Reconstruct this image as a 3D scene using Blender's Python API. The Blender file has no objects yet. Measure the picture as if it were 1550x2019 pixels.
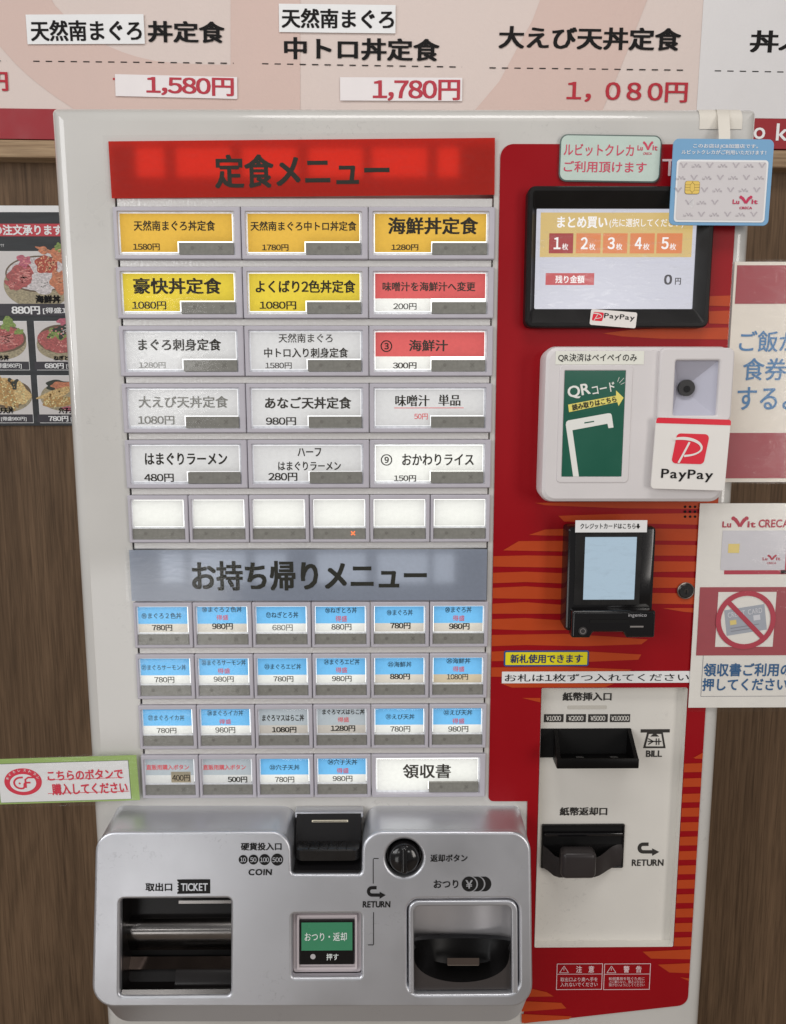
import bpy, bmesh, math, random
import numpy as np
from mathutils import Vector, Matrix

random.seed(7)
S = bpy.context.scene
COL = S.collection

# ------------------------------------------------------------------ camera, world, lamps, exposure
F_PX, CX, CY, W_PX = 1500.0, 775.0, 1009.5, 1550.0       # focal length of the photograph in its own pixels
DIST, EYE = 0.75, 1.5                                     # camera distance to the machine's front, eye height
PITCH, YAW, ROLL = math.radians(-8.25548), math.radians(-0.43514), math.radians(0.05416)


def _rot(p, y, r):
    cp, sp, cy, sy, cr, sr = math.cos(p), math.sin(p), math.cos(y), math.sin(y), math.cos(r), math.sin(r)
    rx = np.array([[1, 0, 0], [0, cp, -sp], [0, sp, cp]])
    rz = np.array([[cy, -sy, 0], [sy, cy, 0], [0, 0, 1]])
    ry = np.array([[cr, 0, sr], [0, 1, 0], [-sr, 0, cr]])
    return rz @ rx @ ry


RM = _rot(PITCH, YAW, ROLL)                               # columns: right, forward, up of the camera
EYE_P = np.array([0.0, -DIST, EYE])
cam_d = bpy.data.cameras.new('camera')
cam_d.sensor_fit = 'HORIZONTAL'
cam_d.sensor_width = 36.0
cam_d.lens = 36.0 * F_PX / W_PX
cam_d.clip_start, cam_d.clip_end = 0.02, 50
cam = bpy.data.objects.new('camera', cam_d)
COL.objects.link(cam)
m4 = Matrix.Identity(4)
for i in range(3):
    m4[i][0], m4[i][1], m4[i][2] = RM[i][0], RM[i][2], -RM[i][1]
    m4[i][3] = EYE_P[i]
cam.matrix_world = m4
S.camera = cam

world = bpy.data.worlds.new("World")
S.world = world
world.use_nodes = True
bg = world.node_tree.nodes['Background']
bg.inputs[0].default_value = (0.99, 0.98, 0.98, 1)
bg.inputs[1].default_value = 0.17


def lamp(name, loc, aim, sx, sy, power, color):
    d = bpy.data.lights.new(name, 'AREA')
    d.shape, d.size, d.size_y, d.energy, d.color = 'RECTANGLE', sx, sy, power, color
    o = bpy.data.objects.new(name, d)
    COL.objects.link(o)
    o.location = loc
    o.rotation_euler = (Vector(aim) - Vector(loc)).to_track_quat('-Z', 'Y').to_euler()
    return o


lamp('daylight_opening', (-2.15, -2.2, 2.35), (0.0, 0, 1.35), 1.7, 1.5, 30, (0.985, 0.99, 1.0))
lamp('right_fill_lamp', (2.1, -2.4, 1.6), (0.0, 0, 1.4), 0.8, 1.6, 23, (1.0, 0.95, 0.90))  # unseen fill lamp, added to brighten the right side
lamp('ceiling_light', (0.15, -0.95, 2.95), (0.05, 0.1, 1.3), 1.1, 0.5, 10, (1.0, 0.97, 0.94))
lamp('side_window', (-2.3, -0.85, 1.78), (-0.31, 0, 1.58), 0.22, 0.55, 5.0, (1.0, 0.99, 0.98))
lamp('small_window', (-0.76, -2.0, 1.64), (-0.2, 0, 1.54), 0.22, 0.30, 0.8, (1.0, 0.99, 0.98))
lamp('low_sheen_lamp', (-1.0, -2.3, 0.48), (-0.2, 0, 1.1), 0.7, 0.7, 3.2, (1.0, 0.99, 0.98))  # unseen low lamp, added so the silver housing brightens towards the left
lamp('screen_glare_lamp', (0.74, -2.1, 1.80), (0.22, 0, 1.58), 0.34, 0.26, 1.2, (1.0, 0.99, 0.98))  # unseen lamp added to lay glare on the touch screen

vs = S.view_settings
vs.view_transform = 'Standard'
vs.look = 'None'
vs.gamma = 1.0
vs.use_curve_mapping = False
vs.exposure = 0.0
S.cycles.use_denoising = True
S.cycles.max_bounces = 8
S.cycles.transparent_max_bounces = 12


# ------------------------------------------------------------------ materials
def lin(c):
    return tuple((v / 255 / 12.92) if v / 255 <= 0.04045 else ((v / 255 + 0.055) / 1.055) ** 2.4 for v in c)


def alb(c, k=0.62):
    return tuple(min(0.88, v / k) for v in lin(c)) + (1.0,)


_M = {}


def mat(key, rgb, rough=0.5, metal=0.0, spec=0.4, coat=0.0, vary=0.0, vscale=30.0, bump=0.0, bscale=400.0, k=0.62, vstretch=(1, 1, 1), scuff=0.0):
    """A plain surface with a little procedural unevenness; rgb is the colour read off the photograph."""
    if key in _M:
        return _M[key]
    m = bpy.data.materials.new(key)
    m.use_nodes = True
    nt = m.node_tree
    b = nt.nodes['Principled BSDF']
    b.inputs['Base Color'].default_value = alb(rgb, k)
    b.inputs['Roughness'].default_value = rough
    b.inputs['Metallic'].default_value = metal
    b.inputs['Specular IOR Level'].default_value = spec
    if coat:
        b.inputs['Coat Weight'].default_value = coat
        b.inputs['Coat Roughness'].default_value = 0.05
    tc = nt.nodes.new('ShaderNodeTexCoord') if (vary or bump) else None
    if vary:
        mp = nt.nodes.new('ShaderNodeMapping')
        mp.inputs['Scale'].default_value = vstretch
        nt.links.new(tc.outputs['Object'], mp.inputs[0])
        n = nt.nodes.new('ShaderNodeTexNoise')
        n.inputs['Scale'].default_value = vscale
        n.inputs['Detail'].default_value = 6
        nt.links.new(mp.outputs[0], n.inputs['Vector'])
        r = nt.nodes.new('ShaderNodeMapRange')
        r.inputs[1].default_value, r.inputs[2].default_value = 0.3, 0.7
        r.inputs[3].default_value, r.inputs[4].default_value = 1 - vary, 1 + vary * 0.4
        nt.links.new(n.outputs[0], r.inputs[0])
        mx = nt.nodes.new('ShaderNodeVectorMath')
        mx.operation = 'SCALE'
        mx.inputs[0].default_value = alb(rgb, k)[:3]
        nt.links.new(r.outputs[0], mx.inputs['Scale'])
        col = mx
        if scuff:
            ms = nt.nodes.new('ShaderNodeTexNoise')
            ms.inputs['Scale'].default_value = 11
            ms.inputs['Detail'].default_value = 2
            nt.links.new(tc.outputs['Object'], ms.inputs['Vector'])
            m1 = nt.nodes.new('ShaderNodeMapRange')
            m1.inputs[1].default_value, m1.inputs[2].default_value = 0.54, 0.66
            nt.links.new(ms.outputs[0], m1.inputs[0])
            sp = nt.nodes.new('ShaderNodeTexNoise')
            sp.inputs['Scale'].default_value = 210
            sp.inputs['Detail'].default_value = 5
            sp.inputs['Distortion'].default_value = 1.0
            nt.links.new(tc.outputs['Object'], sp.inputs['Vector'])
            m2_ = nt.nodes.new('ShaderNodeMapRange')
            m2_.inputs[1].default_value, m2_.inputs[2].default_value = 0.58, 0.70
            nt.links.new(sp.outputs[0], m2_.inputs[0])
            mm = nt.nodes.new('ShaderNodeMath')
            mm.operation = 'MULTIPLY'
            nt.links.new(m1.outputs[0], mm.inputs[0])
            nt.links.new(m2_.outputs[0], mm.inputs[1])
            inv = nt.nodes.new('ShaderNodeMapRange')
            inv.inputs[3].default_value, inv.inputs[4].default_value = 1.0, 1.0 - scuff
            nt.links.new(mm.outputs[0], inv.inputs[0])
            col = nt.nodes.new('ShaderNodeVectorMath')
            col.operation = 'SCALE'
            nt.links.new(mx.outputs[0], col.inputs[0])
            nt.links.new(inv.outputs[0], col.inputs['Scale'])
        nt.links.new(col.outputs[0], b.inputs['Base Color'])
        r2 = nt.nodes.new('ShaderNodeMapRange')
        r2.inputs[1].default_value, r2.inputs[2].default_value = 0.3, 0.7
        r2.inputs[3].default_value, r2.inputs[4].default_value = max(0.02, rough * 0.8), min(1, rough * 1.2)
        nt.links.new(n.outputs[0], r2.inputs[0])
        nt.links.new(r2.outputs[0], b.inputs['Roughness'])
    if bump:
        n2 = nt.nodes.new('ShaderNodeTexNoise')
        n2.inputs['Scale'].default_value = bscale
        n2.inputs['Detail'].default_value = 3
        nt.links.new(tc.outputs['Object'], n2.inputs['Vector'])
        bp = nt.nodes.new('ShaderNodeBump')
        bp.inputs['Strength'].default_value = bump
        bp.inputs['Distance'].default_value = 0.001
        nt.links.new(n2.outputs[0], bp.inputs['Height'])
        nt.links.new(bp.outputs[0], b.inputs['Normal'])
        nt.links.new(bp.outputs[0], b.inputs['Coat Normal'])
    _M[key] = m
    return m


def glow(key, rgb, strength):
    if key in _M:
        return _M[key]
    m = bpy.data.materials.new(key)
    m.use_nodes = True
    b = m.node_tree.nodes['Principled BSDF']
    b.inputs['Base Color'].default_value = (0.05, 0.05, 0.05, 1)
    b.inputs['Roughness'].default_value = 0.25
    b.inputs['Emission Color'].default_value = lin(rgb) + (1,)
    b.inputs['Emission Strength'].default_value = strength
    _M[key] = m
    return m


def backlit(key, rgb, through=0.55, k=1.12, gloss=0.0, fibre=0.03):
    """Paper or film that light passes through from behind."""
    if key in _M:
        return _M[key]
    m = bpy.data.materials.new(key)
    m.use_nodes = True
    nt = m.node_tree
    nt.nodes.remove(nt.nodes['Principled BSDF'])
    out = nt.nodes['Material Output']
    c = tuple(min(0.9, v / k) for v in lin(rgb)) + (1,)
    tc = nt.nodes.new('ShaderNodeTexCoord')
    n = nt.nodes.new('ShaderNodeTexNoise')
    n.inputs['Scale'].default_value = 260
    n.inputs['Detail'].default_value = 8
    nt.links.new(tc.outputs['Object'], n.inputs['Vector'])
    r = nt.nodes.new('ShaderNodeMapRange')
    r.inputs[1].default_value, r.inputs[2].default_value = 0.3, 0.7
    r.inputs[3].default_value, r.inputs[4].default_value = 1 - fibre, 1 + fibre
    nt.links.new(n.outputs[0], r.inputs[0])
    sc = nt.nodes.new('ShaderNodeVectorMath')
    sc.operation = 'SCALE'
    sc.inputs[0].default_value = c[:3]
    nt.links.new(r.outputs[0], sc.inputs['Scale'])
    d = nt.nodes.new('ShaderNodeBsdfDiffuse')
    t = nt.nodes.new('ShaderNodeBsdfTranslucent')
    nt.links.new(sc.outputs[0], d.inputs[0])
    nt.links.new(sc.outputs[0], t.inputs[0])
    mx = nt.nodes.new('ShaderNodeMixShader')
    mx.inputs[0].default_value = through
    nt.links.new(d.outputs[0], mx.inputs[1])
    nt.links.new(t.outputs[0], mx.inputs[2])
    last = mx
    if gloss:
        g = nt.nodes.new('ShaderNodeBsdfGlossy')
        g.inputs['Roughness'].default_value = 0.12
        m2 = nt.nodes.new('ShaderNodeMixShader')
        m2.inputs[0].default_value = gloss
        nt.links.new(mx.outputs[0], m2.inputs[1])
        nt.links.new(g.outputs[0], m2.inputs[2])
        last = m2
    nt.links.new(last.outputs[0], out.inputs[0])
    _M[key] = m
    return m


def clear(key, gloss=0.06, rough=0.08, tint=(1, 1, 1), scratch=0.0):
    """Thin clear plastic: mostly see-through with a gloss, here and there scuffed."""
    if key in _M:
        return _M[key]
    m = bpy.data.materials.new(key)
    m.use_nodes = True
    nt = m.node_tree
    nt.nodes.remove(nt.nodes['Principled BSDF'])
    out = nt.nodes['Material Output']
    t = nt.nodes.new('ShaderNodeBsdfTransparent')
    t.inputs[0].default_value = tuple(tint) + (1,)
    g = nt.nodes.new('ShaderNodeBsdfGlossy')
    g.inputs['Roughness'].default_value = rough
    mx = nt.nodes.new('ShaderNodeMixShader')
    mx.inputs[0].default_value = gloss
    if scratch:
        tc = nt.nodes.new('ShaderNodeTexCoord')
        mp = nt.nodes.new('ShaderNodeMapping')
        mp.inputs['Scale'].default_value = (1, 1, 3.5)
        n = nt.nodes.new('ShaderNodeTexNoise')
        n.inputs['Scale'].default_value = 55
        n.inputs['Detail'].default_value = 8
        n.inputs['Distortion'].default_value = 1.2
        nt.links.new(tc.outputs['Object'], mp.inputs[0])
        nt.links.new(mp.outputs[0], n.inputs['Vector'])
        r = nt.nodes.new('ShaderNodeMapRange')
        r.inputs[1].default_value, r.inputs[2].default_value = 0.5, 0.72
        r.inputs[3].default_value, r.inputs[4].default_value = gloss, gloss + scratch
        nt.links.new(n.outputs[0], r.inputs[0])
        nt.links.new(r.outputs[0], mx.inputs[0])
        bp = nt.nodes.new('ShaderNodeBump')
        bp.inputs['Strength'].default_value = 0.25
        bp.inputs['Distance'].default_value = 0.0006
        nt.links.new(n.outputs[0], bp.inputs['Height'])
        nt.links.new(bp.outputs[0], g.inputs['Normal'])
    nt.links.new(t.outputs[0], mx.inputs[1])
    nt.links.new(g.outputs[0], mx.inputs[2])
    nt.links.new(mx.outputs[0], out.inputs[0])
    _M[key] = m
    return m


def wood(key, dark, light, horizontal=False, k=0.62):
    if key in _M:
        return _M[key]
    m = bpy.data.materials.new(key)
    m.use_nodes = True
    nt = m.node_tree
    b = nt.nodes['Principled BSDF']
    b.inputs['Roughness'].default_value = 0.6
    b.inputs['Specular IOR Level'].default_value = 0.2
    tc = nt.nodes.new('ShaderNodeTexCoord')

    def noise(scale, st, detail, dist):
        mp = nt.nodes.new('ShaderNodeMapping')
        mp.inputs['Scale'].default_value = (st, 1, 1) if horizontal else (1, 1, st)
        nt.links.new(tc.outputs['Object'], mp.inputs[0])
        n = nt.nodes.new('ShaderNodeTexNoise')
        n.inputs['Scale'].default_value = scale
        n.inputs['Detail'].default_value = detail
        n.inputs['Distortion'].default_value = dist
        nt.links.new(mp.outputs[0], n.inputs['Vector'])
        return n
    broad, fine, pore = noise(9, 0.11, 3, 1.2), noise(260, 0.045, 9, 0.6), noise(700, 0.022, 3, 0.2)
    r1 = nt.nodes.new('ShaderNodeValToRGB')
    r1.color_ramp.elements[0].position, r1.color_ramp.elements[0].color = 0.3, alb(dark, k)
    r1.color_ramp.elements[1].position, r1.color_ramp.elements[1].color = 0.72, alb(light, k)
    mth = nt.nodes.new('ShaderNodeMath')
    mth.operation = 'MULTIPLY_ADD'
    nt.links.new(broad.outputs[0], mth.inputs[0])
    mth.inputs[1].default_value = 0.42
    m2 = nt.nodes.new('ShaderNodeMath')
    m2.operation = 'MULTIPLY'
    m2.inputs[1].default_value = 0.58
    nt.links.new(fine.outputs[0], m2.inputs[0])
    nt.links.new(m2.outputs[0], mth.inputs[2])
    nt.links.new(mth.outputs[0], r1.inputs[0])
    pr = nt.nodes.new('ShaderNodeMapRange')
    pr.inputs[1].default_value, pr.inputs[2].default_value = 0.36, 0.48
    pr.inputs[3].default_value, pr.inputs[4].default_value = 0.78, 1.0
    nt.links.new(pore.outputs[0], pr.inputs[0])
    sc = nt.nodes.new('ShaderNodeVectorMath')
    sc.operation = 'SCALE'
    nt.links.new(r1.outputs[0], sc.inputs[0])
    nt.links.new(pr.outputs[0], sc.inputs['Scale'])
    ml = nt.nodes.new('ShaderNodeMath')
    ml.operation = 'MULTIPLY'
    ml.inputs[1].default_value = 62.0
    nt.links.new(broad.outputs[0], ml.inputs[0])
    sn = nt.nodes.new('ShaderNodeMath')
    sn.operation = 'SINE'
    nt.links.new(ml.outputs[0], sn.inputs[0])
    cr = nt.nodes.new('ShaderNodeMapRange')
    cr.inputs[1].default_value, cr.inputs[2].default_value = -1.0, 0.2
    cr.inputs[3].default_value, cr.inputs[4].default_value = 0.86, 1.0
    nt.links.new(sn.outputs[0], cr.inputs[0])
    s2 = nt.nodes.new('ShaderNodeVectorMath')
    s2.operation = 'SCALE'
    nt.links.new(sc.outputs[0], s2.inputs[0])
    nt.links.new(cr.outputs[0], s2.inputs['Scale'])
    nt.links.new(s2.outputs[0], b.inputs['Base Color'])
    bp = nt.nodes.new('ShaderNodeBump')
    bp.inputs['Strength'].default_value = 0.15
    bp.inputs['Distance'].default_value = 0.001
    nt.links.new(fine.outputs[0], bp.inputs['Height'])
    nt.links.new(bp.outputs[0], b.inputs['Normal'])
    _M[key] = m
    return m


# ------------------------------------------------------------------ planes that were measured in the photograph
class Pl:
    """A flat surface: origin o, axes u (right) and v (down), n (towards the viewer)."""

    def __init__(s, o, u=(1, 0, 0), v=(0, 0, -1)):
        s.o = np.array(o, float)
        s.u = np.array(u, float) / np.linalg.norm(u)
        v = np.array(v, float)
        v = v - s.u * (v @ s.u)
        s.v = v / np.linalg.norm(v)
        s.n = np.cross(s.v, s.u)
        if s.n[1] > 0:
            s.n = -s.n

    def px(s, x, y):
        d = RM @ np.array([(x - CX) / F_PX, 1.0, -(y - CY) / F_PX])
        t = ((s.o - EYE_P) @ s.n) / (d @ s.n)
        p = EYE_P + d * t - s.o
        return (p @ s.u, p @ s.v)

    def p(s, a, b, h=0.0):
        return s.o + s.u * a + s.v * b + s.n * h

    def rect(s, x0, y0, x1, y1):
        a = s.px(x0, y0)
        b = s.px(x1, y1)
        return (a[0], a[1], b[0], b[1])

    def up(s, h):
        return Pl(s.o + s.n * h, s.u, s.v)


def front(d):
    return Pl((0, -d, EYE))


def tilted(tl, tr, bl, d):
    """A sheet lying parallel to the front at depth d, turned a little in its own plane."""
    f = front(d)
    a, b = f.px(*tl), f.px(*tr)
    P = lambda q: f.p(*q)
    u = P(b) - P(a)
    if bl is None:
        return Pl(P(a), u)
    c = f.px(*bl)
    v = P(c) - P(a)
    u /= np.linalg.norm(u)
    v /= np.linalg.norm(v)
    w = np.array([-v[2], 0, v[0]])
    w = w if w @ u > 0 else -w
    return Pl(P(a), (u + w) / 2, v)


def rrect(r, rad, inset=0.0, seg=5):
    x0, y0, x1, y1 = r[0] + inset, r[1] + inset, r[2] - inset, r[3] - inset
    rad = max(rad - inset, 0.00005)
    pts = []
    for cx, cy, a0 in ((x0 + rad, y0 + rad, 180), (x1 - rad, y0 + rad, 270), (x1 - rad, y1 - rad, 0), (x0 + rad, y1 - rad, 90)):
        for i in range(seg + 1):
            a = math.radians(a0 + 90 * i / seg)
            pts.append((cx + rad * math.cos(a), cy + rad * math.sin(a)))
    return pts


def rpoly(pts, rads, seg=7):
    out = []
    n = len(pts)
    for i in range(n):
        p, q, r = Vector(pts[i - 1]), Vector(pts[i]), Vector(pts[(i + 1) % n])
        rad = rads[i] if isinstance(rads, (list, tuple)) else rads
        a, b = (p - q).normalized(), (r - q).normalized()
        ang = a.angle(b)
        if rad < 1e-6 or ang > 3.1:
            out.append(tuple(q))
            continue
        t = min(rad / math.tan(ang / 2), (p - q).length * 0.48, (r - q).length * 0.48)
        rad = t * math.tan(ang / 2)
        c = q + (a + b).normalized() * (rad / math.sin(ang / 2))
        s0, s1 = q + a * t - c, q + b * t - c
        for k in range(seg + 1):
            f = k / seg
            a0, a1 = math.atan2(s0.y, s0.x), math.atan2(s1.y, s1.x)
            da = (a1 - a0 + math.pi) % (2 * math.pi) - math.pi
            out.append((c.x + rad * math.cos(a0 + da * f), c.y + rad * math.sin(a0 + da * f)))
    return out


def disc(c, r, n=28, ry=None):
    return [(c[0] + r * math.cos(2 * math.pi * i / n), c[1] + (ry or r) * math.sin(2 * math.pi * i / n)) for i in range(n)]


# ------------------------------------------------------------------ lettering: glyph outlines from the built-in font
_G = {}
_HALF = {c: chr(ord(c) + 0xFEE0) for c in '0123456789,'}
_HALF['¥'] = '￥'


def _raw(ch):
    cu = bpy.data.curves.new('glyph', 'FONT')
    cu.body = ch
    cu.resolution_u = 3
    ob = bpy.data.objects.new('glyph', cu)
    COL.objects.link(ob)
    bpy.context.view_layer.update()
    me = bpy.data.meshes.new_from_object(ob.evaluated_get(bpy.context.evaluated_depsgraph_get()))
    v = np.array([(q.co.x, q.co.y) for q in me.vertices]).reshape(-1, 2)
    f = [tuple(q.vertices) for q in me.polygons]
    bpy.data.objects.remove(ob)
    bpy.data.curves.remove(cu)
    bpy.data.meshes.remove(me)
    return v, f


_EM = []


def glyph(ch, wide=False):
    key = (ch, wide)
    if key in _G:
        return _G[key]
    if not _EM:
        a, _ = _raw('口')
        b, _ = _raw('口口')
        _EM.append((b[:, 0].max() - a[:, 0].max()))
    em = _EM[0]
    if ch in ' 　':
        g = (np.zeros((0, 2)), [], em * (0.5 if ch == ' ' else 1))
    elif ch in _HALF and not wide:
        v, f = _raw(_HALF[ch])
        w = em * (0.30 if ch == ',' else 0.57)
        mid = (v[:, 0].min() + v[:, 0].max()) / 2
        v = v + np.array([w / 2 - mid, 0])
        g = (v, f, w)
    elif ch in _HALF and wide:
        v, f = _raw(_HALF[ch])
        g = (v, f, em * (0.72 if ch != ',' else 0.6))
    elif ord(ch) < 128:
        v, f = _raw(ch)
        v = v - np.array([v[:, 0].min() - 0.05, 0])
        g = (v, f, v[:, 0].max() + 0.05)
    else:
        v, f = _raw(ch)
        g = (v, f, em)
    _G[key] = g
    return g


def layout(string, bold=0.0, wide=False, style='square', slant=0.0, track=0.0):
    """Verts and faces of a line of lettering; bold thickens the strokes."""
    V, Fc, x = [], [], 0.0
    n0 = 0
    for ch in string:
        v, f, adv = glyph(ch, wide)
        if len(v):
            V.append(v + np.array([x, 0]))
            Fc += [tuple(i + n0 for i in q) for q in f]
            n0 += len(v)
        x += adv + track
    V = np.concatenate(V)
    if slant:
        V = V + np.stack([V[:, 1] * slant, V[:, 1] * 0], 1)
    z = np.zeros(len(V))
    if bold:
        if style == 'serif':
            off = [(-bold, 0), (bold, 0)]
        elif style == 'round':
            off = [(bold * math.cos(a), bold * math.sin(a)) for a in np.arange(6) * math.pi / 3] + [(0, 0)]
        elif bold < 0.022:
            off = [(i * bold, j * bold * 0.7) for i in (-1, 1) for j in (-1, 1)]
        else:
            off = [(i * bold, j * bold * 0.55) for i in (-1, 0, 1) for j in (-1, 0, 1)]
        VV, FF, ZZ = [], [], []
        for i, o in enumerate(off):
            VV.append(V + np.array(o))
            ZZ.append(z + i)
            FF += [tuple(q + i * len(V) for q in f) for f in Fc]
        V, Fc, z = np.concatenate(VV), FF, np.concatenate(ZZ)
    return V, Fc, z


# ------------------------------------------------------------------ mesh builder
class MB:
    def __init__(s):
        s.v, s.f, s.m, s.mats = [], [], [], []

    def mi(s, m):
        if m not in s.mats:
            s.mats.append(m)
        return s.mats.index(m)

    def add(s, verts, faces, m):
        n = len(s.v)
        i = s.mi(m)
        s.v += [tuple(map(float, q)) for q in verts]
        s.f += [tuple(k + n for k in q) for q in faces]
        s.m += [i] * len(faces)

    def loft(s, pl, r, rad, prof, m, cap=True, back=False, seg=5):
        """Rounded rectangle r swept through the profile [(inset, height), ...] and closed at its end."""
        L = [[pl.p(a, b, h) for a, b in rrect(r, rad, i, seg)] for i, h in prof]
        s.loops(L, m, cap, back)

    def loops(s, L, m, cap=True, back=False):
        n = len(L[0])
        vs_ = [q for l in L for q in l]
        fs = []
        for j in range(len(L) - 1):
            for i in range(n):
                k = (i + 1) % n
                fs.append((j * n + i, j * n + k, (j + 1) * n + k, (j + 1) * n + i))
        if cap:
            fs.append(tuple((len(L) - 1) * n + i for i in range(n)))
        if back:
            fs.append(tuple(range(n))[::-1])
        s.add(vs_, fs, m)

    def poly(s, pl, pts, m, h=0.0, th=0.0):
        if th:
            s.loops([[pl.p(a, b, h - th) for a, b in pts], [pl.p(a, b, h) for a, b in pts]], m, True, True)
        else:
            s.add([pl.p(a, b, h) for a, b in pts], [tuple(range(len(pts)))], m)

    def rect(s, pl, r, m, h=0.0, th=0.0):
        s.poly(pl, [(r[0], r[1]), (r[2], r[1]), (r[2], r[3]), (r[0], r[3])], m, h, th)

    def prect(s, pl, x0, y0, x1, y1, m, h=0.0, th=0.0):
        s.rect(pl, pl.rect(x0, y0, x1, y1), m, h, th)

    def ppoly(s, pl, pts, m, h=0.0, th=0.0):
        s.poly(pl, [pl.px(*q) for q in pts], m, h, th)

    def fill(s, pl, outline, holes, m, h=0.0, th=0.002, bev=0.0, seg=3):
        """A sheet with openings, th thick, its front at height h, edges rounded by bev."""
        cu = bpy.data.curves.new('sheet', 'CURVE')
        cu.dimensions = '2D'
        cu.fill_mode = 'BOTH'
        cu.extrude = th / 2 - bev
        cu.bevel_depth = bev
        cu.bevel_resolution = seg
        cu.offset = -bev
        for pts in [outline] + list(holes):
            sp = cu.splines.new('POLY')
            sp.points.add(len(pts) - 1)
            for q, (a, b) in zip(sp.points, pts):
                q.co = (a, b, 0, 1)
            sp.use_cyclic_u = True
        ob = bpy.data.objects.new('sheet', cu)
        COL.objects.link(ob)
        bpy.context.view_layer.update()
        me = bpy.data.meshes.new_from_object(ob.evaluated_get(bpy.context.evaluated_depsgraph_get()))
        s.add([pl.p(q.co.x, q.co.y, h - th / 2 + q.co.z) for q in me.vertices], [tuple(q.vertices) for q in me.polygons], m)
        bpy.data.objects.remove(ob)
        bpy.data.curves.remove(cu)
        bpy.data.meshes.remove(me)

    def text(s, pl, string, box, m, h=0.0003, bold=0.0, wide=False, style='square', slant=0.0, local=False, track=0.0):
        V, Fc, z = layout(string, bold, wide, style, slant, track)
        r = box if local else pl.rect(*box)
        lo, hi = V.min(0), V.max(0)
        a = r[0] + (V[:, 0] - lo[0]) / (hi[0] - lo[0]) * (r[2] - r[0])
        b = r[3] - (V[:, 1] - lo[1]) / (hi[1] - lo[1]) * (r[3] - r[1])
        s.add([pl.p(x, y, h + k * 0.00002) for x, y, k in zip(a, b, z)], Fc, m)

    def stroke(s, pl, pts, w, m, h=0.0):
        """A printed line of width w through local points."""
        w = list(w) if isinstance(w, (list, tuple)) else [w] * len(pts)
        P = [(q[0], q[1], k) for q, k in zip(pts, w)]
        for _ in range(2 if len(P) > 4 else 0):
            N_ = [P[0]]
            for a, b in zip(P, P[1:]):
                N_ += [tuple(.75 * i + .25 * j for i, j in zip(a, b)), tuple(.25 * i + .75 * j for i, j in zip(a, b))]
            P = N_ + [P[-1]]
        w = [q[2] for q in P]
        P = [Vector(q[:2]) for q in P]
        lft, rgt = [], []
        for i, q in enumerate(P):
            d = (P[min(i + 1, len(P) - 1)] - P[max(i - 1, 0)]).normalized()
            nrm = Vector((-d.y, d.x)) * (w[i] if isinstance(w, (list, tuple)) else w) / 2
            lft.append(tuple(q + nrm))
            rgt.append(tuple(q - nrm))
        n = len(P)
        s.add([pl.p(a, b, h) for a, b in lft + rgt], [(i, i + 1, n + i + 1, n + i) for i in range(n - 1)], m)

    def ring(s, pl, c, r0, r1, m, h=0.0, n=36):
        A, B = disc(c, r0, n), disc(c, r1, n)
        s.add([pl.p(a, b, h) for a, b in A + B], [(i, (i + 1) % n, n + (i + 1) % n, n + i) for i in range(n)], m)

    def box(s, x0, x1, y0, y1, z0, z1, m, bev=0.0, seg=2):
        bm = bmesh.new()
        bmesh.ops.create_cube(bm, size=1)
        for q in bm.verts:
            q.co = ((x0 + x1) / 2 + q.co.x * (x1 - x0), (y0 + y1) / 2 + q.co.y * (y1 - y0), (z0 + z1) / 2 + q.co.z * (z1 - z0))
        if bev:
            bmesh.ops.bevel(bm, geom=list(bm.edges), offset=bev, segments=seg, affect='EDGES', profile=0.5)
        bm.verts.index_update()
        s.add([q.co for q in bm.verts], [tuple(w.index for w in q.verts) for q in bm.faces], m)
        bm.free()

    def build(s, name, parent=None, origin=None, smooth=32):
        co = np.array(s.v)
        if origin is None:
            origin = (co.min(0) + co.max(0)) / 2
        origin = np.array(origin, float)
        me = bpy.data.meshes.new(name)
        me.from_pydata([tuple(q) for q in co - origin], [], s.f)
        for m in s.mats:
            me.materials.append(m)
        me.polygons.foreach_set('material_index', s.m)
        if smooth:
            me.polygons.foreach_set('use_smooth', [True] * len(me.polygons))
            me.set_sharp_from_angle(angle=math.radians(smooth))
        me.update()
        o = bpy.data.objects.new(name, me)
        COL.objects.link(o)
        o.location = origin
        if parent is not None:
            o.parent = parent
            w = Vector((0, 0, 0))
            q = parent
            while q is not None:
                w += q.location
                q = q.parent
            o.location = Vector(origin) - w
        return o


def tag(o, label, cat, group=None):
    o['label'] = label
    o['category'] = cat
    if group:
        o['group'] = group
    return o


def thing(name, loc, label, cat, group=None):
    o = bpy.data.objects.new(name, None)
    COL.objects.link(o)
    o.location = loc
    o.empty_display_size = 0.05
    return tag(o, label, cat, group)


# shared colours
WHITE = mat('white_coat', (170, 168, 164), rough=0.34, spec=0.5, vary=0.06, vscale=9, bump=0.03, bscale=900, scuff=0.12, coat=1.0)
BLACK_INK = mat('black_ink', (24, 23, 23), rough=0.7, spec=0.12)
PAPER = mat('paper', (206, 203, 206), rough=0.65, vary=0.03, vscale=40)
RED_INK = mat('red_ink', (150, 28, 40), rough=0.6)
BLACK = mat('black_plastic', (22, 21, 21), rough=0.28, spec=0.5, vary=0.1, vscale=60)
BLACK_GLOSS = mat('gloss_black_plastic', (14, 13, 14), rough=0.14, spec=0.6)
LAMINATE = clear('laminate', 0.045, 0.12, scratch=0.03)

# ================================================================== setting: the wall behind
WALL_D = -0.25
wp = front(WALL_D)
mb = MB()
mb.box(-1.6, 1.6, 0.25, 0.30, 0.0, 2.6, wood('wood_panel', (68, 52, 38), (104, 83, 63)))
wall = mb.build('wall', smooth=0)
wall['kind'] = 'structure'
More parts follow.
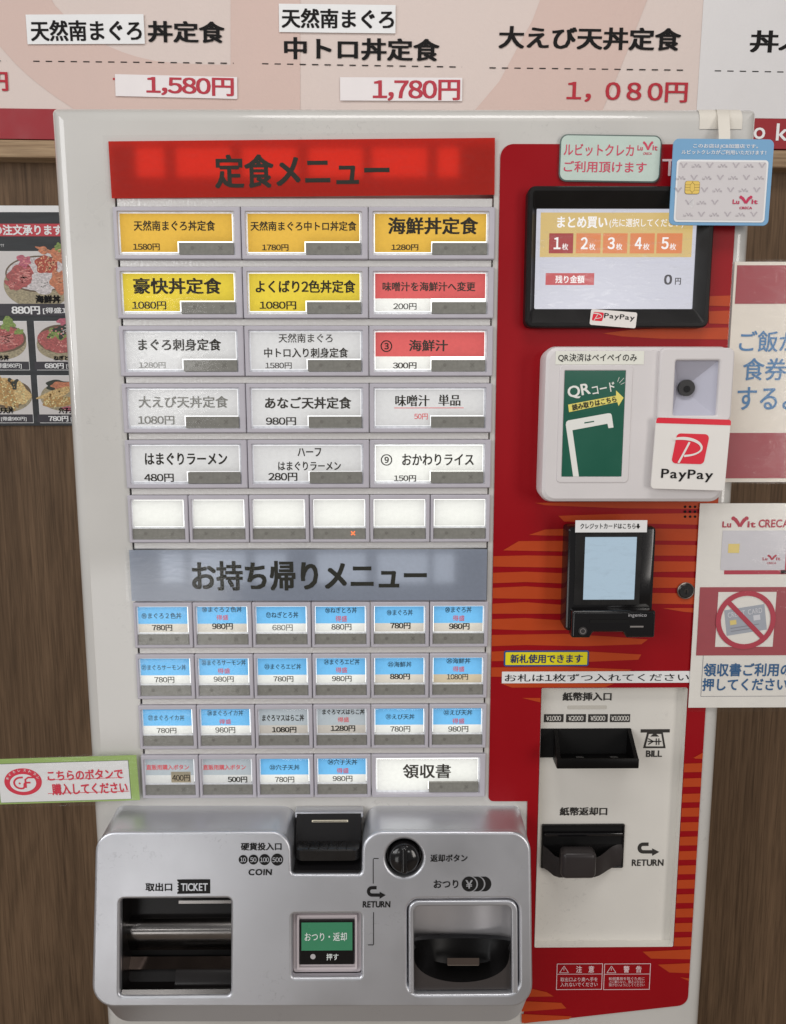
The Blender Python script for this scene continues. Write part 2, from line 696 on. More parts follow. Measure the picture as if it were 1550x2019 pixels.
# the rail that finishes the panelling, under the menu board
rp = tilted((0, 275), (1550, 296), None, WALL_D + 0.022)
mb = MB()
b0 = rp.px(0, 275)[1]
b1 = rp.px(0, 309)[1]
mb.loft(rp, (-1.2, b0, 2.4, b1), 0.001, [(0, -0.022), (0, -0.001), (0.0015, 0)], wood('wood_rail', (112, 90, 68), (156, 134, 108), horizontal=True))
mb.build('trim_rail', wall)['kind'] = 'structure'
mb = MB()
mb.box(-2.5, 2.5, -4.0, 0.25, -0.02, 0.0, mat('floor_tile', (120, 110, 100), rough=0.6, vary=0.1))
fl = mb.build('floor')
fl['kind'] = 'structure'

# ================================================================== menu board above the rail
bp_ = tilted((66, 121), (1353, 139), None, WALL_D + 0.016)
BOARD = mat('board_sheet', (180, 167, 161), rough=0.6, bump=0.35, bscale=260, vary=0.02)
PINK = mat('board_pink', (175, 154, 146), rough=0.6, bump=0.35, bscale=260, vary=0.02)
BWHITE = mat('board_white', (182, 180, 180), rough=0.6, bump=0.2, bscale=400, vary=0.02)
BRED = mat('board_red', (126, 28, 35), rough=0.5, vary=0.04)
brd = thing('menu_board', bp_.p(0, 0), 'cream and pink printed menu board with dashed lines and set meal prices above the machine', 'menu board')
mb = MB()
top = bp_.px(600, -330)[1]
redt = (bp_.px(50, 214)[1] + bp_.px(1520, 235)[1]) / 2
redb = (bp_.px(50, 275)[1] + bp_.px(1520, 293)[1]) / 2
al, ar = bp_.px(-500, 100)[0], bp_.px(2100, 100)[0]
mb.rect(bp_, (al, top, ar, redt), BOARD, 0, 0.012)
PX = lambda pts: [bp_.px(*q) for q in pts]
arc_in = [(95, -12), (108, 10), (125, 28), (143, 46), (165, 62), (190, 78), (215, 92), (242, 103), (270, 112), (304, 120), (340, 124), (400, 127), (455, 128)]
arc_out = [(160, 224), (140, 211), (120, 198), (97, 182), (75, 165), (52, 146), (30, 125), (5, 97), (-20, 66)]
mb.poly(bp_, PX([(-20, -80), (60, -80)] + arc_in), PINK, 0.0004) if 0 else None
mb.ppoly(bp_, [(-20, -12)] + arc_in + [(455, 224)] + arc_out, PINK, 0.0004)
mb.ppoly(bp_, [(455, -60), (592, -60), (592, 219), (455, 219)], PINK, 0.0005)
mb.ppoly(bp_, [(1090, -60), (1068, -8), (1050, 40), (1020, 95), (985, 160), (935, 219), (1186, 222), (1218, 148), (1245, 80), (1280, -10), (1298, -60)], PINK, 0.0004)
wr = bp_.px(1387, 0)[0]
mb.rect(bp_, (wr, top, ar, redt - 0.0005), BWHITE, 0.0006)
BI, BR = BLACK_INK, mat('price_red', (148, 30, 42), rough=0.6)
mb.text(bp_, '丼定食', (291, 41, 443.6, 85.6), BI, 0.0009, 0.032)
mb.text(bp_, '中トロ丼定食', (560, 73, 866, 121.5), BI, 0.0009, 0.032)
mb.text(bp_, '大えび天丼定食', (984, 51, 1341, 101), BI, 0.0009, 0.032)
mb.text(bp_, '丼ぶり', (1480, 60, 1640, 106), BI, 0.0009, 0.032)
mb.text(bp_, '1,080円', (1118, 160, 1354, 204), BR, 0.0009, 0.022, wide=True, track=0.10)
mb.text(bp_, '円', (-22, 142, 17.5, 180), BR, 0.0009, 0.03)


def dashes(x0, x1, y0, y1, step=24.6, ln=12.5):
    x = x0
    while x < x1:
        f = (x - x0) / max(x1 - x0, 1)
        y = y0 + (y1 - y0) * f
        e = min(x + ln, x1)
        a = bp_.px(x, y)
        b = bp_.px(e, y + 0.2)
        mb.rect(bp_, (a[0], a[1] - 0.0006, b[0], a[1] + 0.0006), BI, 0.0008)
        x += step


dashes(66, 461, 121, 125)
dashes(517, 911, 126, 132.5)
dashes(965, 1354, 134, 138.6)
dashes(1409, 1640, 140, 144)
dashes(-60, 14, 119.5, 120.5)
mb.text(bp_, '-', (223, 154, 227, 158), BR, 0.0009)
mb.build('printed_sheet', brd)
mb = MB()
mb.rect(bp_, (al, redt, ar, redb), BRED, 0.001, 0.012)
WI = mat('white_ink', (205, 200, 200), rough=0.6)
mb.text(bp_, 'o', (1486, 252, 1507, 275), WI, 0.0014, 0.01)
mb.text(bp_, 'k', (1531, 244, 1552, 278), WI, 0.0014, 0.01)
mb.build('red_band', brd)


def strip(name, corners, d, label, cat, items, base, group=None, th=0.0004):
    tl, tr, bl, br = corners
    pl = tilted(tl, tr, bl, d)
    a = pl.px(*br)
    tlp, trp, blp = pl.px(*tl), pl.px(*tr), pl.px(*bl)
    r = (min(tlp[0], blp[0]), 0, (trp[0] + a[0]) / 2, (blp[1] + a[1]) / 2)
    q = MB()
    q.rect(pl, r, base, 0, th)
    for t in items:
        q.text(pl, t[0], t[1], t[2], **t[3])
    return tag(q.build(name), label, cat, group)


PRED = mat('price_strip_red', (152, 44, 56), rough=0.6)
PSTRIP = mat('price_strip_paper', (204, 190, 190), rough=0.6, vary=0.03)
bd = WALL_D + 0.018
strip('paper_strip', ((50.3, 28.5), (282.5, 30), (54.8, 85.5), (286, 87.5)), bd, 'white paper name strip pasted just left of three bold characters, above the 1,580 price', 'paper strip',
      [('天然南まぐろ', (59, 40, 280.5, 80.5), BI, dict(bold=0.028))], PAPER, 'white paper strips pasted on the board')
strip('paper_strip', ((549.7, 7), (779, 10), (550.5, 62.5), (781, 66)), bd, 'white paper name strip pasted over a line of bold characters, above the 1,780 price', 'paper strip',
      [('天然南まぐろ', (555, 16, 777, 57.5), BI, dict(bold=0.028))], PAPER, 'white paper strips pasted on the board')
strip('price_strip', ((227.5, 146), (467, 146.5), (228, 191.5), (468.5, 192.5)), bd, 'pale pasted price strip reading 1,580 in red', 'price strip',
      [('1,580円', (288, 150, 461.4, 191), PRED, dict(bold=0.028))], PSTRIP, 'pasted price strips')
strip('price_strip', ((670.5, 152), (912, 154), (671, 197), (911, 200)), bd, 'pale pasted price strip reading 1,780 in red', 'price strip',
      [('1,780円', (735, 156.7, 907, 199), PRED, dict(bold=0.028))], PSTRIP, 'pasted price strips')

# ================================================================== food poster on the wall, left of the machine
pp = front(WALL_D + 0.002)
mb = MB()
PK = mat('poster_black', (44, 46, 48), rough=0.55, vary=0.75, vscale=40, vstretch=(0.5, 1, 3))
PG = mat('poster_grey', (176, 172, 170), rough=0.55, vary=0.05)
PBAR = mat('poster_bar', (48, 45, 50), rough=0.55)
PW = mat('poster_white_ink', (205, 200, 196), rough=0.55)
mb.prect(pp, -260, 405, 175, 839, PAPER, 0.0002, 0.001)
mb.prect(pp, -260, 418, 175, 839, PK, 0.0004)
mb.prect(pp, -260, 441, 175, 466, mat('poster_red', (160, 52, 60), rough=0.55), 0.0006)
mb.text(pp, 'の注文承ります', (-14, 443, 124, 464), PW, 0.0008, 0.035, style='round')
mb.text(pp, 'です', (1, 481, 9, 487), PW, 0.0008)


def blob(c, rx, ry, m, h, wob=0.12, n=44, rot=0.0, streak=None, dots=None):
    """A printed patch of food with a soft irregular outline, and its streaks or grains."""
    ph = [(random.uniform(0, 6.28), random.uniform(0.3, 1)) for _ in range(5)]
    h = h * 0.12 + 0.0007

    def at(k, a):
        w = 1 + wob * sum(g * math.sin((j + 2) * a + p_) for j, (p_, g) in enumerate(ph)) * 0.55
        x, y = k * rx * w * math.cos(a), k * ry * w * math.sin(a)
        return (c[0] + x * math.cos(rot) - y * math.sin(rot), c[1] + x * math.sin(rot) + y * math.cos(rot))
    mb.ppoly(pp, [at(1, 2 * math.pi * i / n) for i in range(n)], m, h)
    if streak:
        for _ in range(streak[1]):
            a, k = random.uniform(0, 6.28), random.uniform(0.1, 0.75)
            p0, l_ = at(k, a), min(rx, ry) * random.uniform(0.35, 0.8)
            t_ = rot + random.uniform(-0.5, 0.5)
            p1 = (p0[0] + l_ * math.cos(t_), p0[1] + l_ * math.sin(t_) * 0.7 - random.uniform(0, 1.5))
            if ((p1[0] - c[0]) / rx) ** 2 + ((p1[1] - c[1]) / ry) ** 2 < 0.9:
                mb.stroke(pp, [pp.px(*p0), pp.px(*p1)], random.uniform(0.0005, 0.0012), streak[0], h + 0.00004)
    if dots:
        for _ in range(dots[1]):
            p0 = at(random.uniform(0.05, 0.92) ** 0.6, random.uniform(0, 6.28))
            mb.poly(pp, disc(pp.px(*p0), random.uniform(0.0006, 0.0013), 7), dots[0], h + 0.00005)


def food(key, rgb):
    return mat(key, rgb, rough=0.55, vary=0.45, vscale=330, vstretch=(1, 1, 1.6))


BOWL, BOWL2 = food('print_bowl', (142, 132, 108)), mat('print_bowl_rim', (84, 70, 54), rough=0.5)
TUNA, SALM, ROE = food('print_tuna', (150, 80, 78)), food('print_salmon', (170, 108, 80)), food('print_roe', (150, 68, 54))
LEAF, NORI = food('print_leaf', (112, 130, 70)), food('print_nori', (44, 48, 40))
TEMP, TEMP2, SQUID = food('print_batter', (158, 124, 76)), food('print_batter_light', (182, 156, 108)), food('print_squid', (178, 172, 172))
PINKG = food('print_ginger', (164, 90, 104))
FAT, PALES, CRUMB, GLINT, DARKT = food('print_fat', (186, 128, 122)), food('print_salmon_light', (196, 146, 116)), food('print_crumb', (206, 184, 136)), food('print_glint', (204, 150, 118)), food('print_tuna_dark', (118, 54, 54))
# large bowl
mb.prect(pp, -260, 495, 175, 599, PG, 0.0006)
blob((78, 560), 70, 48, BOWL, 0.0008, 0.01)
blob((78, 540), 67, 36, BOWL2, 0.0010, 0.01)
blob((78, 540), 64, 33, SQUID, 0.0012, 0.01)
blob((42, 545), 26, 24, TUNA, 0.0014, 0.2, streak=(FAT, 22), dots=(DARKT, 14))
blob((48, 515), 13, 12, PINKG, 0.0016, 0.3, streak=(FAT, 8))
blob((92, 522), 22, 18, ROE, 0.0016, 0.15, dots=(GLINT, 55))
blob((88, 494), 17, 6, SALM, 0.0018, 0.3, rot=0.25, streak=(PALES, 9))
blob((116, 502), 14, 16, SALM, 0.0017, 0.3, streak=(PALES, 9))
blob((116, 488), 8, 8, LEAF, 0.0019, 0.3)
blob((82, 560), 24, 20, SQUID, 0.0020, 0.2, streak=(PG, 12))
blob((116, 555), 16, 22, SALM, 0.0021, 0.2, streak=(PALES, 10))
blob((24, 560), 14, 9, TUNA, 0.0022, 0.3, rot=0.4, streak=(FAT, 8))
mb.text(pp, '海鮮丼', (70, 582, 121, 598), BI, 0.00125, 0.05, style='round')
mb.prect(pp, -260, 599, 175, 623, PBAR, 0.0011)
mb.text(pp, '880円', (23, 604, 80.5, 620), PW, 0.00125, 0.04)
mb.text(pp, '[得盛1,080円]', (85, 606.5, 186, 619.5), PW, 0.00125, 0.02)


def cell(x0, x1, y0, y1, name, nb, price, pb, second, sb):
    mb.prect(pp, x0, y0, x1, y1 + 17, PW, 0.0005)
    mb.prect(pp, x0 + 1, y0 + 1, x1 - 1, y1, PG, 0.0007)
    mb.prect(pp, x0 + 1, y1, x1 - 1, y1 + 16, PBAR, 0.0007)
    if name:
        mb.text(pp, name, nb, BI, 0.00125, 0.05, style='round')
    if price:
        mb.text(pp, price, pb, PW, 0.0012, 0.04)
    if second:
        mb.text(pp, second, sb, PW, 0.0012, 0.02)


cell(-40, 59.4, 633, 713, 'ろ丼', (-2, 700, 18.5, 711), None, None, '[得盛980円]', (-8, 716, 44, 727))
blob((8, 678), 45, 30, BOWL, 0.0009, 0.01)
blob((8, 668), 44, 27, BOWL2, 0.0011, 0.01)
blob((6, 668), 40, 25, TUNA, 0.0013, 0.08, streak=(FAT, 34), dots=(DARKT, 16))
blob((22, 655), 16, 9, TUNA, 0.0015, 0.2, rot=0.4)
blob((4, 680), 26, 8, TUNA, 0.0016, 0.15, rot=0.2)
blob((16, 638), 13, 13, LEAF, 0.0017, 0.3)
blob((38, 654), 9, 6, LEAF, 0.0018, 0.25)
cell(67, 170, 633, 713, 'ねぎとろ丼', (106, 701, 158, 711), '680円', (88.6, 716, 127, 727), '[得盛880円]', (131, 717, 180, 727))
blob((122, 678), 49, 32, BOWL, 0.0009, 0.01)
blob((122, 668), 48, 28, BOWL2, 0.0011, 0.01)
blob((122, 670), 45, 26, TUNA, 0.0013, 0.08, dots=(FAT, 60))
blob((112, 658), 17, 12, LEAF, 0.0015, 0.4, dots=(NORI, 12))
blob((124, 650), 14, 12, NORI, 0.0017, 0.5, streak=(PG, 6))
blob((126, 634), 12, 7, PINKG, 0.0018, 0.2)
blob((98, 678), 14, 12, TUNA, 0.0018, 0.12)
cell(-40, 67, 740, 817, 'び天丼', (-4, 803, 28, 815), None, None, '[得盛980円]', (2.5, 821.5, 53.5, 830.5))
blob((14, 782), 50, 30, BOWL, 0.0009, 0.01)
blob((14, 776), 48, 28, BOWL2, 0.0011, 0.01)
blob((14, 774), 45, 27, TEMP2, 0.0013, 0.1, dots=(TEMP, 40))
blob((26, 760), 12, 14, NORI, 0.0015, 0.3)
blob((40, 778), 15, 20, TEMP2, 0.0017, 0.3, dots=(CRUMB, 26))
blob((4, 770), 9, 34, TEMP, 0.0019, 0.2, rot=-0.35, dots=(CRUMB, 30))
blob((22, 780), 8, 32, TEMP, 0.0020, 0.2, rot=-0.3, dots=(CRUMB, 30))
cell(73, 175, 740, 817, '穴子天丼', (116, 803, 158, 815), '780円', (96, 820, 136, 831), '[得盛', (140, 821, 160, 831))
blob((126, 782), 46, 28, BOWL, 0.0009, 0.01)
blob((116, 760), 28, 10, NORI, 0.0011, 0.25)
blob((126, 762), 26, 9, SALM, 0.0012, 0.2)
blob((112, 776), 36, 9, TEMP2, 0.0013, 0.2, rot=-0.3, dots=(TEMP, 34))
blob((116, 792), 34, 10, TEMP, 0.0015, 0.2, rot=-0.15, dots=(CRUMB, 40))
blob((138, 806), 14, 5, PINKG, 0.0017, 0.2)
tag(mb.build('food_poster', smooth=0), 'dark poster with printed rice bowl photos and prices, on the wood wall behind the machine', 'poster')

# ================================================================== the ticket machine
FP = front(0.0)
X0, X1 = -0.3125, 0.3475
ZT = EYE - front(-0.012).px(800, 216.5)[1]
machine = thing('ticket_machine', (0.017, 0.1, 0.0), 'white and red meal ticket machine with rows of lit buttons and silver payout tray', 'ticket machine')
R_EDGE = 0.014
mb = MB()
cab = (X0, EYE - ZT, X1, EYE - 0.0)
arcp = [(R_EDGE * (1 - math.cos(t)), -R_EDGE * (1 - math.sin(t))) for t in np.linspace(0, math.pi / 2, 9)]
mb.loft(FP, cab, 0.006, [(0, -0.225), (0, -0.1)] + arcp, WHITE, cap=False, back=True)
# front sheet of the cabinet, with the openings of the button bank and the bill panel
BX0, BX1 = -0.2566, 0.1024
PITCH_Z = 0.05434
ROW0 = -0.1804                                        # local height (down) of the first row of buttons
BHT = front(0.0044).px(600, 511)[1] - front(0.0044).px(600, 407.5)[1]      # height of a button frame
bank = (BX0 + 0.0015, FP.px(600, 291)[1], BX1 - 0.0015, ROW0 + 10 * PITCH_Z + BHT - 0.001)
billr = FP.rect(1066, 1355.5, 1354, 1864.5)
billr = (FP.px(1060, 1610)[0], billr[1], FP.px(1341, 1610)[0], billr[3])
mb.fill(FP, rrect(cab, 0.0005, R_EDGE), [rrect(bank, 0.001), rrect(billr, 0.002)], WHITE, 0.0, 0.003)
mb.build('cabinet', machine)

mb = MB()
mb.rect(FP, (bank[0] - 0.002, bank[1] - 0.002, bank[2] + 0.002, bank[3] + 0.002), mat('bank_back', (120, 118, 115), rough=0.6), -0.016, 0.002)
mb.build('button_bank_back', machine)

# rails between the rows of buttons
RAIL = mat('rail', (172, 170, 168), rough=0.2, spec=0.7, bump=0.5, bscale=420, coat=1.0)
for k in list(range(0, 6)) + list(range(8, 11)) + [6]:
    mb = MB()
    y1 = ROW0 + k * PITCH_Z
    y0 = y1 - (PITCH_Z - BHT)
    if k == 0:
        y0 = y1 - 0.0085
    mb.loft(FP, (BX0 + 0.004, y0 + 0.0003, BX1 - 0.003, y1 - 0.0003), 0.0004, [(0, -0.014), (0, 0.0012), (0.0006, 0.0018)], RAIL)
    mb.build('button_rail', machine)

# ---- buttons
FRAME = mat('button_frame', (158, 155, 162), rough=0.4, spec=0.4, vary=0.04, vscale=60)
PLATE = glow('backlight_bright', (255, 255, 250), 1.85)
PLATE_DIM = glow('backlight_soft', (250, 250, 250), 1.3)
STRIP = backlit('indicator_smoke', (110, 109, 104), through=0.12, k=0.62, gloss=0.02, fibre=0.10)
RIM = backlit('cover_rim', (238, 240, 244), through=0.5, k=1.15, fibre=0.12)
STRIP_MARK = mat('indicator_mark', (98, 96, 91), rough=0.6, k=0.66)
COVER = clear('button_cover', 0.022, 0.05, scratch=0.035)
CL = {
    'amber': backlit('card_amber', (216, 174, 76)),
    'yellow': backlit('card_yellow', (218, 195, 70)),
    'red': backlit('card_red', (208, 98, 98)),
    'white': backlit('card_white', (236, 237, 234)),
    'grey': backlit('card_grey', (233, 233, 232)),
    'blue': backlit('card_blue', (116, 188, 238)),
    'fog': backlit('card_fog', (194, 204, 209)),
    'cream': backlit('card_cream', (216, 210, 200)),
    'tan': backlit('card_tan', (206, 192, 166)),
}
INK_ = mat('card_ink', (40, 38, 33), rough=0.7, spec=0.15)
INK_G = mat('card_ink_grey', (112, 112, 108), rough=0.7)
INK_T = mat('card_ink_teal', (36, 62, 76), rough=0.7)
INK_R = mat('card_ink_red', (196, 74, 80), rough=0.7)
INK_N = mat('card_ink_number', (54, 52, 48), rough=0.7, spec=0.15)
CP = front(0.0025)


def button(c0, c1, row, base, items=(), split=None, lower=None, lit=None, patch=None):
    """One push button: frame, white backlight, paper card with its print, smoked indicator strip, clear cover."""
    big = (c1 - c0) > 1
    w6 = (BX1 - BX0) / 6
    x0, x1 = BX0 + c0 * w6, BX0 + c1 * w6
    y0 = ROW0 + row * PITCH_Z
    r = (x0 + 0.0004, y0, x1 - 0.0004, y0 + BHT)
    W, H = r[2] - r[0], r[3] - r[1]
    q = MB()
    if big:
        win = (r[0] + 0.030 * W, r[1] + 0.075 * H, r[0] + 0.955 * W, r[1] + 0.925 * H)
        card = (r[0] + 0.047 * W, r[1] + 0.118 * H, r[0] + 0.932 * W, r[1] + 0.855 * H)
        st = (r[0] + 0.505 * W, r[1] + 0.672 * H, r[0] + 0.940 * W, r[1] + 0.905 * H)
    else:
        win = (r[0] + 0.040 * W, r[1] + 0.080 * H, r[0] + 0.945 * W, r[1] + 0.95 * H)
        card = (r[0] + 0.066 * W, r[1] + 0.105 * H, r[0] + 0.912 * W, r[1] + 0.660 * H)
        st = (r[0] + 0.055 * W, r[1] + 0.708 * H, r[0] + 0.93 * W, r[1] + 0.94 * H)
    # frame: outer edge, face, inner edge down to the backlight
    outer = rrect(r, 0.0008, 0, 2)
    o2 = rrect(r, 0.0008, 0.0008, 2)
    i1 = rrect(win, 0.0008, 0, 2)
    i2 = rrect(win, 0.0008, 0.0006, 2)
    q.loops([[FP.p(a, b, -0.014) for a, b in outer], [FP.p(a, b, 0.0036) for a, b in outer], [FP.p(a, b, 0.0044) for a, b in o2],
             [FP.p(a, b, 0.0044) for a, b in i1], [FP.p(a, b, 0.0034) for a, b in i2], [FP.p(a, b, -0.006) for a, b in i2]], FRAME, cap=False)
    bt = q.build('menu_button', machine)
    q = MB()
    q.rect(FP, win, PLATE if base in ('white', 'blue', 'amber', 'yellow', 'red') else PLATE_DIM, -0.0055, 0.001)
    q.build('backlight', bt)
    q = MB()
    if big:
        notch = (st[0] - 0.0011, st[1] - 0.0011)
        sp_ = card[1] + (card[3] - card[1]) * split if split else None
        if split:
            q.rect(CP, (card[0], card[1], card[2], sp_), CL[base], -0.0005)
            q.rect(CP, (card[0], sp_, notch[0], card[3]), CL[lower], -0.0005)
        else:
            q.poly(CP, [(card[0], card[1]), (card[2], card[1]), (card[2], notch[1]), (notch[0], notch[1]), (notch[0], card[3]), (card[0], card[3])], CL[base], -0.0005)
    elif split:
        sp_ = card[1] + (card[3] - card[1]) * split
        q.rect(CP, (card[0], card[1], card[2], sp_), CL[base], -0.0005)
        q.rect(CP, (card[0], sp_, card[2], card[3]), CL[lower], -0.0005)
    else:
        q.rect(CP, card, CL[base], -0.0005)
    if patch:
        q.prect(CP, *patch, CL['tan'], -0.0003)
    for t in items:
        q.text(CP, t[0], t[1], t[2], h=-0.0002, **(t[3] if len(t) > 3 else {}))
    for u in ([1] if split == 0 else []):
        pass
    if base == 'grey' and any('単品' in t[0] for t in items):
        q.prect(CP, 777.5, 803.6, 914.5, 804.8, INK_R, -0.0002)
    q.build('price_card', bt, smooth=0)
    q = MB()
    q.loft(FP, st, 0.0004, [(0, -0.005), (0, 0.0022), (0.0003, 0.0026)], STRIP)
    cy = (st[1] + st[3]) / 2 - 0.0006
    sw = st[2] - st[0]
    q.poly(FP, disc((st[0] + 0.245 * sw, cy), 0.0017, 16), STRIP_MARK, 0.0028)
    xm = glow('indicator_lit', (255, 120, 60), 1.6) if lit else STRIP_MARK
    cx = st[0] + 0.76 * sw
    for sgn in (-1, 1):
        q.stroke(FP, [(cx - 0.0019, cy - 0.0019 * sgn), (cx + 0.0019, cy + 0.0019 * sgn)], 0.0011 if lit else 0.0008, xm, 0.0028 + 0.00005 * sgn)
    q.build('indicator_strip', bt)
    q = MB()
    q.loft(FP, (win[0] + 0.0008, win[1] + 0.0008, win[2] - 0.0008, win[3] - 0.0008), 0.0006, [(0, 0.0034), (0.0008, 0.0042)], COVER)
    # the moulded edge of the cover, which carries the light round the card
    e, hr = 0.00035, 0.0014
    wi = (win[0] + 0.0006, win[1] + 0.0006, win[2] - 0.0006, win[3] - 0.0006)
    q.rect(FP, (wi[0], wi[1], wi[2], card[1] - e), RIM, hr)
    q.rect(FP, (wi[0], card[1] - e, card[0] - e, wi[3]), RIM, hr)
    q.rect(FP, (card[2] + e, card[1] - e, wi[2], wi[3]), RIM, hr)
    if big:
        q.rect(FP, (card[0] - e, card[3] + e, st[0] - 0.0002, wi[3]), RIM, hr)
    else:
        q.rect(FP, (card[0] - e, card[3] + e, card[2] + e, st[1]), RIM, hr)
    q.build('clear_cover', bt)
    return bt


B_ = dict(bold=0.030)
BB = dict(bold=0.031)
b_ = dict(bold=0.024)
N_ = dict(bold=0.012)
# first five rows: three wide buttons each
button(0, 2, 0, 'amber', [('天然南まぐろ丼定食', (263, 434.5, 424.5, 455), INK_, b_), ('1580円', (262, 480, 315.2, 493.5), INK_, b_)])
button(2, 4, 0, 'amber', [('天然南まぐろ中トロ丼定食', (493.5, 436, 703.2, 455), INK_, b_), ('1780円', (516.5, 481.6, 569, 494.3), INK_, b_)])
button(4, 6, 0, 'amber', [('海鮮丼定食', (765, 428, 942.7, 462), INK_, BB), ('1280円', (771.6, 481.6, 825, 493.7), INK_, b_)])
button(0, 2, 1, 'yellow', [('豪快丼定食', (261.8, 547.7, 437, 579.7), INK_, BB), ('1080円', (260, 594, 328, 610), INK_, b_)])
button(2, 4, 1, 'yellow', [('よくばり2色丼定食', (503.5, 552, 701.2, 577.5), INK_, B_), ('1080円', (511.6, 594, 584.3, 610), INK_, b_)])
button(4, 6, 1, 'red', [('味噌汁を海鮮汁へ変更', (754.3, 555.5, 937.5, 574), INK_N, b_), ('200円', (775.5, 597.7, 821.4, 610.6), INK_N, N_)], split=0.66, lower='white')
button(0, 2, 2, 'grey', [('まぐろ刺身定食', (271.8, 667.8, 436.3, 691.4), INK_, B_), ('1280円', (273.7, 714, 326.6, 726), INK_G, N_)])
button(2, 4, 2, 'grey', [('天然南まぐろ', (549, 657.4, 656, 675.5), INK_N, N_), ('中トロ入り刺身定食', (520.6, 685.5, 686.5, 705), INK_N, b_), ('1580円', (523, 714.7, 575.3, 727), INK_N, N_)])
button(4, 6, 2, 'red', [('③', (750.5, 670.8, 773.4, 694), INK_, N_), ('海鮮汁', (806.5, 670, 883.4, 692.5), INK_N, b_), ('300円', (774.7, 714.4, 821.4, 727.3), INK_N, b_)], split=0.66, lower='white')
button(0, 2, 3, 'grey', [('大えび天丼定食', (272.4, 780.8, 450, 804), INK_G, b_), ('1080円', (271.6, 820, 344.4, 837), INK_G, b_)])
button(2, 4, 3, 'grey', [('あなご天丼定食', (522, 782.6, 693, 806), INK_N, B_), ('980円', (524, 822.6, 584, 838.6), INK_N, b_)])
button(4, 6, 3, 'grey', [('味噌汁', (779.4, 778.7, 847, 801), INK_, dict(bold=0.028, style='serif')), ('単品', (864.5, 778, 908, 800), INK_, dict(bold=0.028, style='serif')), ('50円', (816.8, 815.4, 843.4, 827), INK_R, N_)])
button(0, 2, 4, 'grey', [('はまぐりラーメン', (285, 892.8, 448.4, 916.8), INK_, B_), ('480円', (283.7, 934, 343, 950.3), INK_, b_)])
button(2, 4, 4, 'grey', [('ハーフ', (586.5, 883.5, 633.5, 900), INK_, b_), ('はまぐりラーメン', (548.3, 910, 672.3, 927.6), INK_, b_), ('280円', (529, 932, 586.5, 948.5), INK_, b_)])
button(4, 6, 4, 'white', [('⑨', (751, 895.6, 773.4, 918), INK_N, N_), ('おかわりライス', (793, 894.8, 934.2, 917.5), INK_N, b_), ('150円', (776.8, 937, 820.6, 949.5), INK_N, b_)])
for i in range(6):
    button(i, i + 1, 5, 'white', lit=(i == 3))
NT = [INK_T, N_]
T = lambda s, x0, y0, x1, y1: (s, (x0, y0, x1, y1), INK_T, dict(bold=0.016))
G_ = lambda x0, y0, x1, y1: ('得盛', (x0, y0, x1, y1), INK_R, dict(bold=0.012))
P = lambda s, x0, y0, x1, y1, m=INK_N: (s, (x0, y0, x1, y1), m, dict(bold=0.016))
PB = lambda s, x0, y0, x1, y1: (s, (x0, y0, x1, y1), INK_, dict(bold=0.034))
sm = dict(split=0.67)
# take-away rows: six small buttons each
button(0, 1, 7, 'blue', [T('⑮まぐろ２色丼', 279, 1208.4, 358, 1220), PB('780円', 299.4, 1232, 340, 1244)], lower='cream', **sm)
button(1, 2, 7, 'blue', [T('⑯まぐろ２色丼', 398, 1196.4, 477, 1207), G_(426.3, 1212.5, 450.3, 1222.6), PB('980円', 418, 1229, 459.4, 1241.4)], lower='cream', **sm)
button(2, 3, 7, 'blue', [T('⑰ねぎとろ丼', 524.6, 1206.3, 588.4, 1218.7), P('680円', 536.8, 1231.6, 577.3, 1243.7, INK_G)], lower='white', **sm)
button(3, 4, 7, 'blue', [T('⑱ねぎとろ丼', 641.3, 1197.5, 703.7, 1209), G_(661.4, 1214.3, 684.6, 1225.7), P('880円', 653.4, 1230.3, 693, 1242.5)], lower='white', **sm)
button(4, 5, 7, 'blue', [T('⑲まぐろ丼', 763, 1202, 814, 1213.5), PB('780円', 769.5, 1227.7, 809.5, 1240)], lower='cream', **sm)
button(5, 6, 7, 'blue', [T('⑳まぐろ丼', 878, 1196.3, 930, 1208), G_(893, 1213.5, 916, 1224.4), PB('980円', 885.7, 1229, 926, 1241.4)], lower='cream', **sm)
button(0, 1, 8, 'blue', [T('㉑まぐろサーモン丼', 279, 1310.8, 367, 1321.5), P('780円', 304, 1334.8, 344, 1346.5)], lower='white', **sm)
button(1, 2, 8, 'blue', [T('㉒まぐろサーモン丼', 397.4, 1301.3, 484.6, 1312), G_(429, 1318, 453.7, 1328), P('980円', 421, 1334, 461, 1345)], lower='white', **sm)
button(2, 3, 8, 'blue', [T('㉓まぐろエビ丼', 521.3, 1309, 594, 1320), P('780円', 538.8, 1333.5, 578.6, 1344.6)], lower='white', **sm)
button(3, 4, 8, 'blue', [T('㉔まぐろエビ丼', 638.7, 1299.5, 709, 1310.8), G_(662, 1316, 685, 1326.6), P('980円', 654.7, 1332.8, 693.4, 1344)], lower='white', **sm)
button(4, 5, 8, 'blue', [T('㉕海鮮丼', 764.6, 1304.6, 812, 1315.5), PB('880円', 769, 1328.4, 808.5, 1340)], lower='cream', **sm)
button(5, 6, 8, 'blue', [T('㉖海鮮丼', 880.5, 1298, 927.7, 1308.5), G_(893, 1314, 916, 1324.5), P('1080円', 881.3, 1329, 923, 1340.5, INK_)], lower='tan', **sm)
button(0, 1, 9, 'blue', [T('㉗まぐろイカ丼', 291.5, 1410, 364, 1421), P('780円', 308.6, 1435.4, 348, 1446)], lower='white', **sm)
button(1, 2, 9, 'blue', [T('㉘まぐろイカ丼', 408, 1400.7, 479.7, 1411.5), G_(432, 1418.3, 455.8, 1428), P('980円', 424.4, 1434, 464, 1445.5)], lower='white', **sm)
